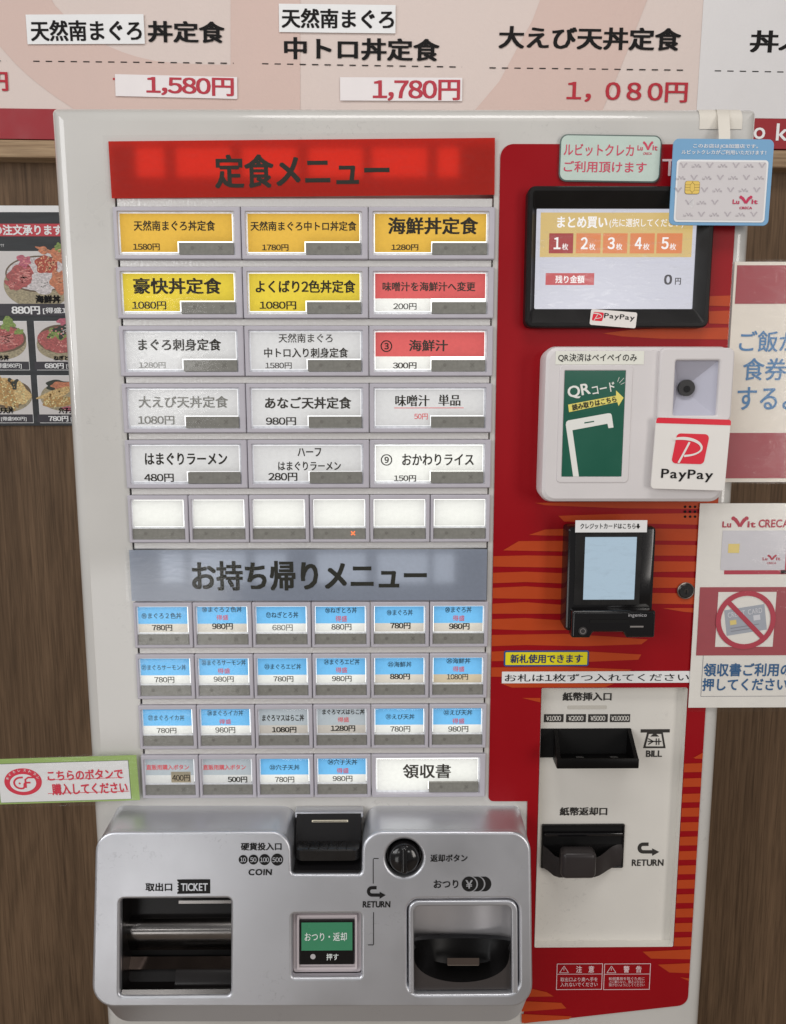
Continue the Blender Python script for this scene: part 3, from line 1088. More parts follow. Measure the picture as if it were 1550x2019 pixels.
button(2, 3, 9, 'fog', [('まぐろマスはらこ丼', (516.7, 1409, 599.8, 1422), INK_, B_), PB('1080円', 536, 1433.4, 584.7, 1444.7)], lower='cream', **sm)
button(3, 4, 9, 'fog', [('まぐろマスはらこ丼', (635.6, 1398.4, 718.7, 1408.9), INK_, B_), G_(665.8, 1414.4, 688.3, 1424), PB('1280円', 652, 1430.6, 700.6, 1442.3)], lower='cream', **sm)
button(4, 5, 9, 'blue', [T('㉛えび天丼', 760.5, 1408, 817.5, 1418.5), P('780円', 769.5, 1432, 809, 1443.5)], lower='white', **sm)
button(5, 6, 9, 'blue', [T('㉜えび天丼', 874.8, 1399.7, 931.6, 1410.3), G_(892, 1416.5, 916, 1426.8), P('980円', 884, 1432, 923.4, 1443.5)], lower='white', **sm)
button(0, 1, 10, 'fog', [('直販用購入ボタン', (288, 1508, 372.8, 1518), INK_R, b_), P('400円', 339, 1528, 374.6, 1540.4, INK_)], lower='white', patch=(337, 1522, 376.5, 1543), **sm)
button(1, 2, 10, 'fog', [('直販用購入ボタン', (400, 1508, 484.8, 1518), INK_R, b_), PB('500円', 448.8, 1531.5, 487.8, 1543)], lower='white', **sm)
button(2, 3, 10, 'blue', [T('㉝穴子天丼', 531.3, 1508, 591, 1518.5), P('780円', 542, 1531.8, 580.4, 1543)], lower='white', **sm)
button(3, 4, 10, 'blue', [T('㉞穴子天丼', 646, 1497, 704.5, 1508), G_(664, 1514.5, 687.7, 1525), P('980円', 656, 1530, 695, 1541)], lower='white', **sm)
button(4, 6, 10, 'white', [('領収書', (794.3, 1506.8, 889, 1534.4), INK_N, b_)])

# ---- lit cells behind the two header films
for (hh_, hy0, hy1, cells) in ((-0.0002, 291, 351, ((266, 330), (345, 461), (475, 590), (606, 719), (731, 845), (860, 907))),
                          (0.0018, 1087, 1147, ((317, 369), (377, 491), (501, 570), (622, 725), (741, 846), (852, 898)))):
    for a, b in cells:
        mb = MB()
        mb.prect(FP, a + 3, hy0 + 2, b - 3, hy1, glow('header_backlight', (255, 250, 240), 1.1), hh_, 0.001)
        mb.build('header_lamp', machine)

# ---- header films (things laid over two rows of the bank)
FILM_R = backlit('film_red', (196, 40, 26), through=0.5, k=0.78, gloss=0.035, fibre=0.03)
FILM_B = backlit('film_blue', (152, 161, 178), through=0.42, k=0.8, gloss=0.04, fibre=0.03)
FILM_INK = mat('film_ink', (36, 36, 30), rough=0.5, spec=0.2)
hp = tilted((213.5, 278.5), (976, 285), (222, 389), 0.0030)
mb = MB()
w_, h_ = hp.px(976, 285)[0], hp.px(220, 391)[1]
hm = thing('header_film', hp.p(w_ / 2, h_), 'red translucent header film with large black lettering across the top of the button bank', 'header film')
mb.rect(hp, (0, 0, w_, h_), FILM_R, 0)
mb.text(hp, '定食メニュー', (422, 305, 768.5, 368.5), FILM_INK, 0.0003, 0.032)
mb.build('printed_film', hm, smooth=0)
mb = MB()
mb.rect(hp, (-0.0045, -0.005, w_ + 0.004, h_ + 0.0032), LAMINATE, 0.0009)
mb.build('laminate_cover', hm)
hp = front(0.0052)
mb = MB()
r = (hp.px(257, 1130)[0], hp.px(600, 1083.5)[1], hp.px(960, 1130)[0], hp.px(600, 1184)[1])
hm = thing('header_film', hp.p((r[0] + r[2]) / 2, r[3]), 'grey blue translucent header film with large black lettering between the button rows', 'header film')
mb.rect(hp, r, FILM_B, 0)
mb.text(hp, 'お持ち帰りメニュー', (377, 1106, 841.5, 1163.5), FILM_INK, 0.0003, 0.036)
mb.build('printed_film', hm, smooth=0)
mb = MB()
mb.loft(hp, (r[0] - 0.0052, r[1] - 0.0035, r[2] + 0.006, r[3] + 0.0015), 0.003, [(0, 0.0006), (0.0003, 0.0009)], LAMINATE)
mb.build('laminate_cover', hm)

# ---- red front panel with cut orange flames
REDP = mat('red_panel', (126, 5, 15), rough=0.36, spec=0.25, vary=0.06, vscale=8)
ORNG = mat('orange_flame', (154, 57, 24), rough=0.36, spec=0.25, vary=0.05, vscale=20)
rpl = front(0.0012)
Q = lambda *pts: [rpl.px(*q) for q in pts]
xr0, xr1 = rpl.px(1456, 400)[0], rpl.px(1388, 1402)[0]
xr = (xr0 + xr1) / 2
xl = (rpl.px(987, 340)[0] + rpl.px(963, 1560)[0]) / 2
yt = (rpl.px(1000, 283)[1] + rpl.px(1456, 285)[1]) / 2
pts = [(xl, yt), (xr, yt), (xr, rpl.px(1355, 1981.5)[1]), (rpl.px(1036, 1900)[0], rpl.px(1033, 2018)[1]), (rpl.px(1037, 1700)[0], rpl.px(1037, 1580)[1]), (xl, rpl.px(963, 1580)[1])]
outl = rpoly(pts, [0.012, 0.010, 0.012, 0.0, 0.0, 0.005])
mb = MB()
mb.fill(rpl, outl, [rrect(billr, 0.002)], REDP, 0.0, 0.0012)


def flame(pts, o=(960, 980), s=2.627):
    q = [rpl.px(o[0] + x / s, o[1] + y / s) for x, y in pts]
    q = [(max(min(a, xr - 0.0002), xl + 0.0002), b) for a, b in q]
    if max(b for a, b in q) < billr[1] + 0.004:
        q = [(a, min(b, billr[1] - 0.0006)) for a, b in q]
    inside = [b for a, b in q if billr[1] - 0.0005 < b < billr[3] + 0.0005]
    if len(inside) == len(q):
        if sum(a for a, b in q) / len(q) > (billr[0] + billr[2]) / 2:
            q = [(max(a, billr[2] + 0.0006), b) for a, b in q]
        else:
            q = [(min(a, billr[0] - 0.0006), b) for a, b in q]
    mb.poly(rpl, q, ORNG, 0.0004)


A_, B0, C_ = (960, 980), (960, 1250), (960, 1560)
for y0, y1 in ((900, 956), (978, 1048)):
    flame([(1150, y0 + 4), (1290, y0), (1290, y1), (1150, y1 - 3)], (960, 240))
flame([(600, 1096), (740, 1078), (900, 1071), (1290, 1066), (1290, 1128), (900, 1124), (700, 1112)], (960, 240))
flame([(250, 30), (700, 22), (1240, 8), (1240, 62), (700, 58), (300, 42)])
flame([(370, 97), (640, 88), (1240, 82), (1240, 145), (640, 134), (400, 126)])
flame([(218, 196), (300, 168), (520, 160), (860, 163), (1240, 166), (1240, 228), (860, 225), (520, 200), (300, 199)])
flame([(84, 276), (165, 228), (420, 226), (860, 246), (1240, 250), (1240, 304), (860, 303), (420, 282)])
flame([(10, 306), (200, 302), (420, 305), (860, 332), (1240, 334), (1240, 384), (860, 388), (420, 366), (10, 360)])
flame([(10, 392), (200, 386), (420, 395), (860, 414), (1240, 420), (1240, 470), (860, 470), (420, 448), (200, 440), (10, 446)])
flame([(10, 470), (200, 462), (420, 475), (860, 496), (1240, 500), (1240, 556), (860, 552), (420, 530), (10, 524)])
flame([(910, 576), (1000, 574), (1240, 575), (1240, 606), (1020, 594)])
flame([(10, 552), (200, 544), (420, 560), (600, 570), (600, 610), (420, 604), (10, 604)])
flame([(10, 632), (200, 626), (420, 640), (600, 648), (600, 690), (420, 688), (200, 690), (10, 684)])
flame([(10, 714), (400, 708), (640, 722), (834, 737), (800, 762), (500, 772), (200, 766), (10, 772)])
flame([(10, 800), (200, 793), (500, 798), (800, 815), (784, 842), (500, 854), (200, 846), (10, 850)])
flame([(10, 882), (400, 878), (750, 893), (720, 914), (400, 935), (10, 930)])
flame([(64, 962), (660, 966), (610, 1000), (300, 1004), (128, 1004)])
flame([(183, 1040), (300, 1040), (300, 1066), (272, 1062)])
flame([(1050, 632), (1070, 640), (1160, 614), (1160, 646), (1080, 645)], B0)
for y0, y1 in ((668, 716), (745, 792), (825, 872)):
    flame([(1003, y0 + 3), (1160, y0), (1160, y1 - 2), (1003, y1)], B0)
for i in range(10):
    y0 = 84 + 74.5 * i
    flame([(960, y0 + 3), (1160, y0), (1160, y0 + 46), (960, y0 + 48)], C_)
flame([(806, 830), (1160, 818), (1160, 869), (850, 866)], C_)
flame([(885, 897), (1160, 889), (1160, 941), (945, 938)], C_)
flame([(1000, 962), (1160, 968), (1160, 1000), (1046, 982)], C_)
flame([(180, 1010), (310, 1040), (346, 1062), (180, 1065)], C_)
flame([(180, 1086), (385, 1095), (412, 1124), (180, 1141)], C_)
flame([(180, 1153), (440, 1165), (425, 1180), (180, 1200)], C_)
PALE = mat('pale_print', (206, 170, 172), rough=0.4)
mb.text(rpl, 'T', (1306, 314, 1334, 347), PALE, 0.0006, 0.0)
# warning boxes
for x0, x1, head, lines in ((1098, 1186.5, '注　意', ('取出口より奥へ手を', '入れないでください')), (1191.5, 1280.5, '警　告', ('転倒事故を防ぐために', '上に乗らない、揺さぶらない', '傾けないようにしてください'))):
    r = rpl.rect(x0, 1899.5, x1, 1950.5)
    for e in ((r[0], r[1], r[2], r[1] + 0.0007), (r[0], r[3] - 0.0007, r[2], r[3]), (r[0], r[1] + 0.0007, r[0] + 0.0007, r[3] - 0.0007), (r[2] - 0.0007, r[1] + 0.0007, r[2], r[3] - 0.0007)):
        mb.rect(rpl, e, PALE, 0.0006)
    ym = rpl.px(x0, 1919.8)[1]
    mb.rect(rpl, (r[0] + 0.0007, ym, r[2] - 0.0007, ym + 0.0006), PALE, 0.0006)
    a, b, c = rpl.px(x0 + 14, 1904), rpl.px(x0 + 23, 1917.5), rpl.px(x0 + 5, 1917.5)
    for p_, q_ in ((a, b), (b, c), (c, a)):
        mb.stroke(rpl, [p_, q_], 0.0006, PALE, 0.0006)
    mb.rect(rpl, (a[0] - 0.0003, a[1] + 0.0022, a[0] + 0.0003, a[1] + 0.0055), PALE, 0.00065)
    mb.text(rpl, head, (x0 + 38, 1903.8, x0 + 73, 1917), PALE, 0.0006, 0.02)
    if len(lines) == 2:
        for i, s_ in enumerate(lines):
            mb.text(rpl, s_, (x0 + 7, 1926.5 + 10 * i, x0 + 80, 1934.3 + 10 * i), PALE, 0.0006, 0.005)
    else:
        for i, s_ in enumerate(lines):
            mb.text(rpl, s_, (x0 + 9, 1926 + 6.3 * i, x0 + 79, 1931.6 + 6.3 * i), PALE, 0.0006, 0.0)
mb.build('front_panel', machine, smooth=0)

# ---- speaker holes and lock
mb = MB()
HOLE = mat('hole_black', (10, 9, 9), rough=0.9)
for x in (1350.6, 1360.5, 1370.2):
    for y in (999, 1008.6, 1018.5):
        mb.poly(rpl, disc(rpl.px(x, y), 0.0013, 14), HOLE, 0.0007)
mb.build('speaker_grille', machine)
mb = MB()
c = rpl.px(1351, 1164)
CHROME = mat('chrome', (190, 186, 182), rough=0.18, metal=1.0)
L = []
for rr, hh in ((0.0086, 0), (0.0086, 0.0022), (0.0079, 0.0028), (0.0073, 0.0022)):
    L.append([rpl.p(a, b, hh) for a, b in disc(c, rr, 32)])
mb.loops(L, mat('lock_rim', (120, 112, 106), rough=0.4, metal=0.8), cap=False)
mb.loops([[rpl.p(a, b, hh) for a, b in disc(c, rr, 32)] for rr, hh in ((0.0082, 0.0005), (0.0074, 0.0026), (0.0066, 0.0032))], BLACK)
mb.poly(rpl, disc(c, 0.0022, 16), mat('lock_core', (52, 48, 46), rough=0.4, metal=0.6), 0.0034)
mb.rect(rpl, (c[0] - 0.0006, c[1] - 0.0012, c[0] + 0.0006, c[1] + 0.0032), HOLE, 0.0037)
mb.build('lock', machine)

# ---- touch screen
sp_pl = front(0.0012)
outer = (sp_pl.px(1036, 420)[0], sp_pl.px(1200, 373)[1], sp_pl.px(1400, 420)[0], sp_pl.px(1200, 648)[1])
inner = (sp_pl.px(1056.5, 440)[0], sp_pl.px(1200, 412.5)[1], sp_pl.px(1373, 440)[0], sp_pl.px(1200, 610)[1])
ix = inner[0] - outer[0]
mb = MB()
A = rrect(outer, 0.007, 0, 5)
A1 = rrect(outer, 0.007, 0.0015, 5)
A2 = rrect(outer, 0.007, 0.0045, 5)
I0 = rrect((inner[0] - 0.003, inner[1] - 0.003, inner[2] + 0.003, inner[3] + 0.003), 0.0015, 0, 5)
I1 = rrect(inner, 0.0012, 0, 5)
BEZ = mat('bezel_black', (19, 18, 18), rough=0.38, spec=0.25, vary=0.08, vscale=40)
mb.loops([[sp_pl.p(a, b, h) for a, b in l] for l, h in ((A, 0.0), (A, 0.0105), (A1, 0.0125), (A2, 0.0125), (I0, 0.0055), (I1, 0.0030), (I1, 0.0002))], BEZ, cap=False)
scr = mb.build('touch_screen', machine, smooth=25)
dp = front(0.0012 + 0.0012)
SCW = glow('display_white', (212, 212, 224), 0.85)
SCY = glow('display_yellow', (224, 192, 118), 0.85)
SCP = glow('display_pane', (198, 198, 212), 0.95)
SCR = glow('display_red', (158, 34, 34), 1.0)
SCL = glow('display_label_red', (186, 56, 60), 1.0)
SCO = glow('display_orange', (216, 124, 66), 1.0)
SCT = glow('display_text', (244, 240, 238), 1.0)
SCK = glow('display_black', (40, 36, 44), 1.0)
mb = MB()
mb.rect(dp, inner, SCW, 0)
mb.prect(dp, 1066.5, 419, 1363, 507, SCY, 0.0002)
mb.text(dp, 'まとめ買い', (1099, 427, 1197, 450), SCT, 0.0005, 0.03)
mb.text(dp, '(先に選択してください)', (1202, 431, 1347, 450), SCT, 0.0005, 0.008)
for i, (x0, x1) in enumerate(((1083, 1129.5), (1136.5, 1183.5), (1189.5, 1236), (1243, 1289.5), (1295.5, 1344))):
    mb.prect(dp, x0, 460, x1, 499.7, SCO if i else SCR, 0.0004)
    mb.text(dp, str(i + 1), (x0 + 9, 468, x0 + 22, 491.5), SCT, 0.0006, 0.03)
    mb.text(dp, '枚', (x0 + 25, 480, x0 + 37, 493), SCT, 0.0006, 0.01)
mb.prect(dp, 1064.5, 516.5, 1360, 588, SCP, 0.0002)
mb.prect(dp, 1065.5, 517.5, 1359, 587, SCW, 0.0003)
mb.prect(dp, 1076, 538.5, 1171, 562, SCL, 0.0004)
mb.text(dp, '残り金額', (1095, 543, 1152, 558.5), SCT, 0.0006, 0.02)
mb.text(dp, '0', (1309.5, 541.5, 1324.5, 561.5), SCK, 0.0006, 0.04)
mb.text(dp, '円', (1331, 548, 1342, 561.5), SCK, 0.0006, 0.025)
mb.build('display', scr, smooth=0)
mb = MB()
mb.rect(dp, inner, clear('screen_glass', 0.045, 0.2, scratch=0.14), 0.0012)
mb.build('screen_glass', scr)

# ---- code reader (white plastic box)
WPL = mat('white_plastic', (182, 178, 178), rough=0.42, spec=0.4, vary=0.03, vscale=20, bump=0.05, bscale=1500)
qb = front(0.0012)
qf = front(0.030)
back = [qb.px(1064, 700), qb.px(1425, 700), qb.px(1412, 975), qb.px(1056, 975)]
f4 = [qf.px(1076, 682), qf.px(1450, 682), qf.px(1425, 991), qf.px(1066, 991)]
ctr = (sum(a for a, b in f4) / 4, sum(b for a, b in f4) / 4)


def shrink(pts, k):
    s_ = []
    for a, b in pts:
        s_.append((a - math.copysign(k, a - ctr[0]), b - math.copysign(k, b - ctr[1])))
    return s_


mb = MB()
lo = [rpoly(shrink(f4, k), 0.011 - k * 0.3) for k in (-0.001, 0.0, 0.0012, 0.004)]
hs = [-0.0285, -0.008, -0.002, 0.0]
win = qf.rect(1328, 711, 1412.5, 819)
win = (qf.px(1327, 765)[0], win[1], qf.px(1413, 765)[0], win[3])
mb.loops([[qf.p(a, b, h) for a, b in l] for l, h in zip(lo, hs)], WPL, cap=False)
mb.fill(qf, rpoly(shrink(f4, 0.004), 0.0098), [rrect(win, 0.0015)], WPL, 0.0, 0.001)
# raised housing of the scan window
hs_r = (qf.px(1297, 740)[0], qf.px(1380, 686)[1], qf.px(1443, 740)[0], qf.px(1380, 832)[1])
mb.fill(qf, rrect(hs_r, 0.006), [rrect(win, 0.0015)], WPL, 0.0042, 0.0055, 0.0018)
# raised rim round the sticker
stk = (qf.px(1110, 830)[0], qf.px(1170, 730)[1], qf.px(1230, 830)[0], qf.px(1170, 940)[1])
rim = (stk[0] - 0.0045, stk[1] - 0.0045, stk[2] + 0.0065, stk[3] + 0.0055)
mb.fill(qf, rrect(rim, 0.004), [rrect(stk, 0.001)], WPL, 0.0008, 0.0016, 0.0006)
rd = mb.build('code_reader', machine)
mb = MB()
WIN = mat('scan_grey_shaded', (150, 149, 160), rough=0.35)
WIN2 = mat('scan_grey_lit', (160, 160, 172), rough=0.35)
cxw = qf.px(1356, 766)
iw = (win[0] + 0.009, win[1] + 0.012, win[2] - 0.009, win[3] - 0.012)
o4 = [(win[0], win[1]), (win[2], win[1]), (win[2], win[3]), (win[0], win[3])]
i4 = [(cxw[0] - 0.0075, cxw[1] - 0.0075), (cxw[0] + 0.0075, cxw[1] - 0.0075), (cxw[0] + 0.0075, cxw[1] + 0.0075), (cxw[0] - 0.0075, cxw[1] + 0.0075)]
for i in range(4):
    k = (i + 1) % 4
    mb.add([qf.p(*o4[i], 0.0005), qf.p(*o4[k], 0.0005), qf.p(*i4[k], -0.007), qf.p(*i4[i], -0.007)], [(0, 1, 2, 3)], WIN if i in (0, 3) else WIN2)  # shading painted in two greys: top and left facets darker, others lighter
mb.poly(qf, i4, WIN, -0.007)
mb.poly(qf, disc(qf.px(1357, 764.5), 0.0077, 30), mat('lens_black', (34, 33, 34), rough=0.3), -0.0030, 0.004)
mb.poly(qf, disc(qf.px(1357, 767), 0.0032, 20), BLACK_GLOSS, -0.0026)
mb.build('scan_window', rd, smooth=0)
mb = MB()
mb.rect(qf, (win[0] + 0.0003, win[1] + 0.0003, win[2] - 0.0003, win[3] - 0.0003), clear('window_glass', 0.05, 0.05), 0.0016)
mb.build('window_glass', rd)
mb = MB()
GREEN = mat('sticker_green', (22, 76, 60), rough=0.22, spec=0.5, vary=0.08, vscale=25)
mb.rect(qf, (stk[0] + 0.0003, stk[1] + 0.0003, stk[2] - 0.0003, stk[3] - 0.0003), GREEN, 0.0006)
SW_ = mat('sticker_white', (196, 198, 190), rough=0.3)
SY_ = mat('sticker_yellow', (204, 184, 96), rough=0.3)
g6 = lambda pts: [(1000 + x / 2.818, 660 + y / 2.818) for x, y in pts]
mb.ppoly(qf, g6([(338, 388), (604, 338), (604, 309), (646, 350), (618, 396), (611, 374), (343, 430)]), SY_, 0.0008)
mb.ppoly(qf, g6([(325, 500), (328, 484), (338, 476), (560, 436), (574, 437), (580, 446), (590, 515), (562, 519), (556, 494), (362, 530), (398, 788), (366, 788)]), SW_, 0.0008)
mb.ppoly(qf, g6([(428, 486), (482, 478), (482, 484), (428, 493)]), GREEN, 0.0010)
rot = Pl(qf.p(*qf.px(1116, 755)), tuple(qf.p(*qf.px(1213, 733)) - qf.p(*qf.px(1116, 752.5))))
a = rot.px(*g6([(330, 290)])[0])
mb.text(rot, 'QR', (a[0], a[1], a[0] + 0.0212, a[1] + 0.0125), SW_, 0.0009, 0.02, local=True)
mb.text(rot, 'コード', (a[0] + 0.0228, a[1] + 0.0038, a[0] + 0.0442, a[1] + 0.0124), SW_, 0.0009, 0.02, local=True)
a = rot.px(*g6([(357, 388)])[0])
mb.text(rot, '読み取りはこちら', (a[0], a[1], a[0] + 0.0420, a[1] + 0.0058), mat('sticker_ink', (30, 34, 32), rough=0.4), 0.0011, 0.03, local=True)
for (xa, ya, xb, yb) in ((612, 262, 622, 236), (622, 268, 648, 240), (630, 276, 652, 266)):
    mb.stroke(qf, [qf.px(*g6([(xa, ya)])[0]), qf.px(*g6([(xb, yb)])[0])], 0.0004, SW_, 0.0009)
mb.build('instruction_sticker', rd, smooth=0)

# ---- card terminal
tb = front(0.0012)
tf = front(0.026)
body = (tf.px(1117, 1140)[0], tf.px(1200, 1038)[1], tf.px(1291, 1140)[0], tf.px(1200, 1203)[1])
mb = MB()
mb.loft(tf, (body[0], body[1], body[2], body[3] + 0.022), 0.005, [(0.001, -0.025), (0, -0.004), (0.001, -0.001), (0.003, 0)], BLACK_GLOSS)
term = mb.build('card_terminal', machine)
mb = MB()
sc = (tf.px(1151.5, 1120)[0], tf.px(1200, 1058.5)[1], tf.px(1253, 1120)[0], tf.px(1200, 1182)[1])
big_r = (sc[0] - 0.009, sc[1] - 0.004, sc[2] + 0.005, sc[3] + 0.005)
mb.fill(tf, rrect(big_r, 0.001), [rrect(sc, 0.0004)], BLACK, 0.0010, 0.0012)
mb.build('display_surround', term)
mb = MB()
mb.rect(tf, sc, glow('terminal_display', (166, 188, 204), 0.95), 0.0003)
mb.build('display', term)
mb = MB()
mb.rect(tf, sc, clear('terminal_glass', 0.04, 0.15, scratch=0.10), 0.0007)
mb.build('display_glass', term)
mb = MB()
# chin with the card slot: two bumps and a lower middle
z = lambda y: tf.px(1200, y)[1]
ch = [tf.px(1124, 1199), tf.px(1287, 1199), (tf.px(1287, 1199)[0], z(1252)), (tf.px(1232, 1199)[0], z(1252)), (tf.px(1226, 1199)[0], z(1241)), (tf.px(1166, 1199)[0], z(1241)), (tf.px(1160, 1199)[0], z(1252)), (tf.px(1124, 1199)[0], z(1252))]
cp = rpoly(ch, 0.002, 4)
mb.fill(tf, cp, [], BLACK_GLOSS, 0.010, 0.014, 0.0025)
mb.build('card_slot_chin', term)
mb = MB()
slot = tf.rect(1158, 1216, 1234, 1222)
mb.rect(tf, slot, HOLE, 0.0104)
mb.text(tf, 'ingenico', tf.rect(1233, 1204, 1268, 1212), mat('terminal_print', (150, 148, 150), rough=0.4), 0.0104, 0.0, local=True)
mb.prect(tf, 1236, 1228, 1262, 1231, mat('terminal_grey', (110, 106, 104), rough=0.3), 0.0104)
c = tf.px(1144, 1238)
mb.poly(tf, disc(c, 0.0042, 24), mat('terminal_key', (48, 46, 46), rough=0.3), 0.0108, 0.001)
mb.ring(tf, c, 0.0022, 0.0028, mat('terminal_grey', (110, 106, 104)), 0.0110)
mb.build('card_slot', term)

# ---- bill panel (sunk into the front)
bpl = front(-0.0085)
mb = MB()
CREAM = mat('bill_panel_coat', (184, 181, 175), rough=0.45, spec=0.35, vary=0.05, vscale=9, bump=0.04, scuff=0.12)
L = []
for ins, h in ((0.0003, 0.0105), (0.0003, 0.0), ):
    L.append([bpl.p(a, b, h) for a, b in rrect((billr[0], billr[1], billr[2], billr[3]), 0.002, ins)])
mb.loops(L, CREAM, cap=True)
DK = mat('panel_print', (46, 44, 42), rough=0.5, spec=0.2)
t0 = 0.0003
mb.text(bpl, '紙幣挿入口', (1109.6, 1365, 1205.5, 1381.3), DK, t0, 0.035)
mb.text(bpl, '紙幣返却口', (1104, 1591.6, 1197, 1607.5), DK, t0, 0.035)
r = bpl.rect(1119, 1391, 1196, 1398)
mb.poly(bpl, rrect(r, 0.001), mat('panel_faded', (164, 160, 152), rough=0.5), t0)
for x0, x1, s_ in ((1072.7, 1111, '¥1000'), (1116.5, 1155, '¥2000'), (1160, 1198, '¥5000'), (1203, 1242, '¥10000')):
    mb.prect(bpl, x0, 1408, x1, 1423.6, DK, t0)
    mb.text(bpl, s_, (x0 + 4 if len(s_) == 5 else x0 + 2, 1411, x1 - 5 if len(s_) == 5 else x1 - 2, 1420.6), CREAM, t0 + 0.0003, 0.022)
# insertion pictogram
mb.prect(bpl, 1263.4, 1437.7, 1320.5, 1444, DK, t0)
o_ = [(1276, 1444), (1307, 1444), (1312.5, 1475), (1268, 1475)]
i_ = [(1279.5, 1447), (1304, 1447), (1308, 1471.5), (1273, 1471.5)]
for k in range(4):
    n_ = (k + 1) % 4
    mb.ppoly(bpl, [o_[k], o_[n_], i_[n_], i_[k]], DK, t0)
mb.ppoly(bpl, [(1291, 1444.5), (1300, 1452), (1282, 1452)], DK, t0 + 0.0001)
for p_, q_ in (((1277, 1461.5), (1304, 1461.5)), ((1294, 1455.5), (1294, 1468.5)), ((1299, 1455.5), (1299, 1468.5)), ((1288, 1461.5), (1278, 1456)), ((1288, 1461.5), (1278, 1467.5))):
    mb.stroke(bpl, [bpl.px(*p_), bpl.px(*q_)], 0.0011, DK, t0 + 0.0002)
mb.text(bpl, 'BILL', (1274, 1479.5, 1305, 1492), DK, t0, 0.03)


def arrow(pl, x0, y0, x1, y1, m, h, q):
    """A hooked return arrow inside the given box."""
    W, H = x1 - x0, y1 - y0
    th = H * 0.26
    cx, cy, R = x0 + W * 0.27, y0 + H * 0.42, H * 0.29
    pts = [(x0 + W * 0.52, cy - R)]
    for k in range(11):
        t = math.radians(-90 - 18 * k)
        pts.append((cx + R * 0.95 * math.cos(t), cy + R * math.sin(t)))
    pts.append((x0 + W * 0.70, cy + R))
    L_ = [pl.px(*p) for p in pts]
    w = abs(pl.px(x0, y0)[1] - pl.px(x0, y0 + th)[1])
    q.stroke(pl, L_, w, m, h)
    q.ppoly(pl, [(x0 + W * 0.68, cy + R - H * 0.27), (x1, cy + R), (x0 + W * 0.68, cy + R + H * 0.29)], m, h + 0.0001)


arrow(bpl, 1256, 1661, 1300, 1687, DK, t0, mb)
mb.text(bpl, 'RETURN', (1246, 1694.5, 1308, 1707), DK, t0, 0.03)
bill = mb.build('bill_panel', machine)
# insertion slot: dark mouth and jutting lip
mb = MB()
BLACK_ = BLACK
BLACK = mat('slot_black', (8, 7, 7), rough=0.4, spec=0.15)
mouth = (billr[0] + 0.0006, bpl.px(1100, 1436)[1], bpl.px(1244, 1450)[0], bpl.px(1100, 1493)[1])
mb.poly(bpl, rrect(mouth, 0.0015), HOLE, 0.0005)
lf = front(0.030)
zx0, zx1 = lf.px(1098, 1500)[0], lf.px(1259, 1500)[0]
zt, zb = EYE - lf.px(1150, 1500)[1], EYE - lf.px(1150, 1514)[1]
bx0, bx1 = bpl.px(1092, 1440)[0], bpl.px(1244, 1440)[0]
ztb = EYE - bpl.px(1150, 1437)[1]
zlo = EYE - mouth[3]
Y_B, Y_F = 0.0080, -0.030
# side cheeks rising to the mouth's top and a sloping floor between them
fl_z = zt + 0.004
for xa, xb, xc, xd in ((bx0, bx0 + 0.004, zx0, zx0 + 0.004), (bx1 - 0.004, bx1, zx1 - 0.004, zx1)):
    v = [(xa, Y_B, ztb), (xb, Y_B, ztb), (xd, Y_F, zt + 0.002), (xc, Y_F, zt + 0.002), (xa, Y_B, zlo - 0.002), (xb, Y_B, zlo - 0.002), (xd, Y_F, zb), (xc, Y_F, zb)]
    mb.add(v, [(0, 1, 2, 3), (4, 7, 6, 5), (0, 3, 7, 4), (1, 5, 6, 2), (3, 2, 6, 7), (0, 4, 5, 1)], BLACK)
v = [(bx0 + 0.002, Y_B, zlo + 0.004), (bx1 - 0.002, Y_B, zlo + 0.004), (zx1 - 0.002, Y_F, zt), (zx0 + 0.002, Y_F, zt), (bx0 + 0.002, Y_B, zlo - 0.002), (bx1 - 0.002, Y_B, zlo - 0.002), (zx1 - 0.002, Y_F, zb), (zx0 + 0.002, Y_F, zb)]
mb.add(v, [(0, 1, 2, 3), (4, 7, 6, 5), (0, 3, 7, 4), (1, 5, 6, 2), (3, 2, 6, 7)], BLACK)
mb.box(zx0 - 0.0003, zx1 + 0.0003, Y_F - 0.002, Y_F + 0.001, zb - 0.0003, zt + 0.0025, BLACK, 0.0012)
for xx in (0.3, 0.72):
    c_ = zx0 + (zx1 - zx0) * xx
    mb.box(c_ - 0.004, c_ + 0.004, Y_F + 0.004, Y_F + 0.009, zt - 0.001, zt + 0.0012, BLACK_GLOSS, 0.0008)
mb.build('bill_slot', bill)
BLACK = BLACK_
# return mouth with a scooped tray and its tongue
mb = MB()
m2 = (bpl.px(1069, 1630)[0], bpl.px(1100, 1625)[1], bpl.px(1230, 1630)[0], bpl.px(1100, 1709)[1])
mb.poly(bpl, rrect(m2, 0.0012), HOLE, 0.0005)
mb.fill(bpl, rrect((m2[0] - 0.0006, m2[1] - 0.0006, m2[2] + 0.0006, m2[3] + 0.0006), 0.0015), [rrect((m2[0] + 0.0012, m2[1] + 0.0012, m2[2] - 0.0012, m2[3] - 0.0012), 0.0008)], BLACK_GLOSS, 0.0022, 0.002, 0.0005)
mb.box(m2[0] + 0.002, m2[2] - 0.002, 0.003, 0.0075, EYE - bpl.px(1100, 1644)[1], EYE - bpl.px(1100, 1638)[1], BLACK_GLOSS, 0.001)
SCO_ = mat('scoop_plastic', (40, 36, 36), rough=0.36, spec=0.35, vary=0.06, vscale=40)
prof = []
N = 17
tfp = front(0.018)
tx0, tx1 = tfp.px(1107, 1700)[0], tfp.px(1176, 1700)[0]
zt_ = EYE - tfp.px(1140, 1680)[1]
zb_ = EYE - tfp.px(1140, 1732)[1]
zr = EYE - bpl.px(1220, 1664)[1]
zbot = EYE - m2[3] + 0.0006
rows = []
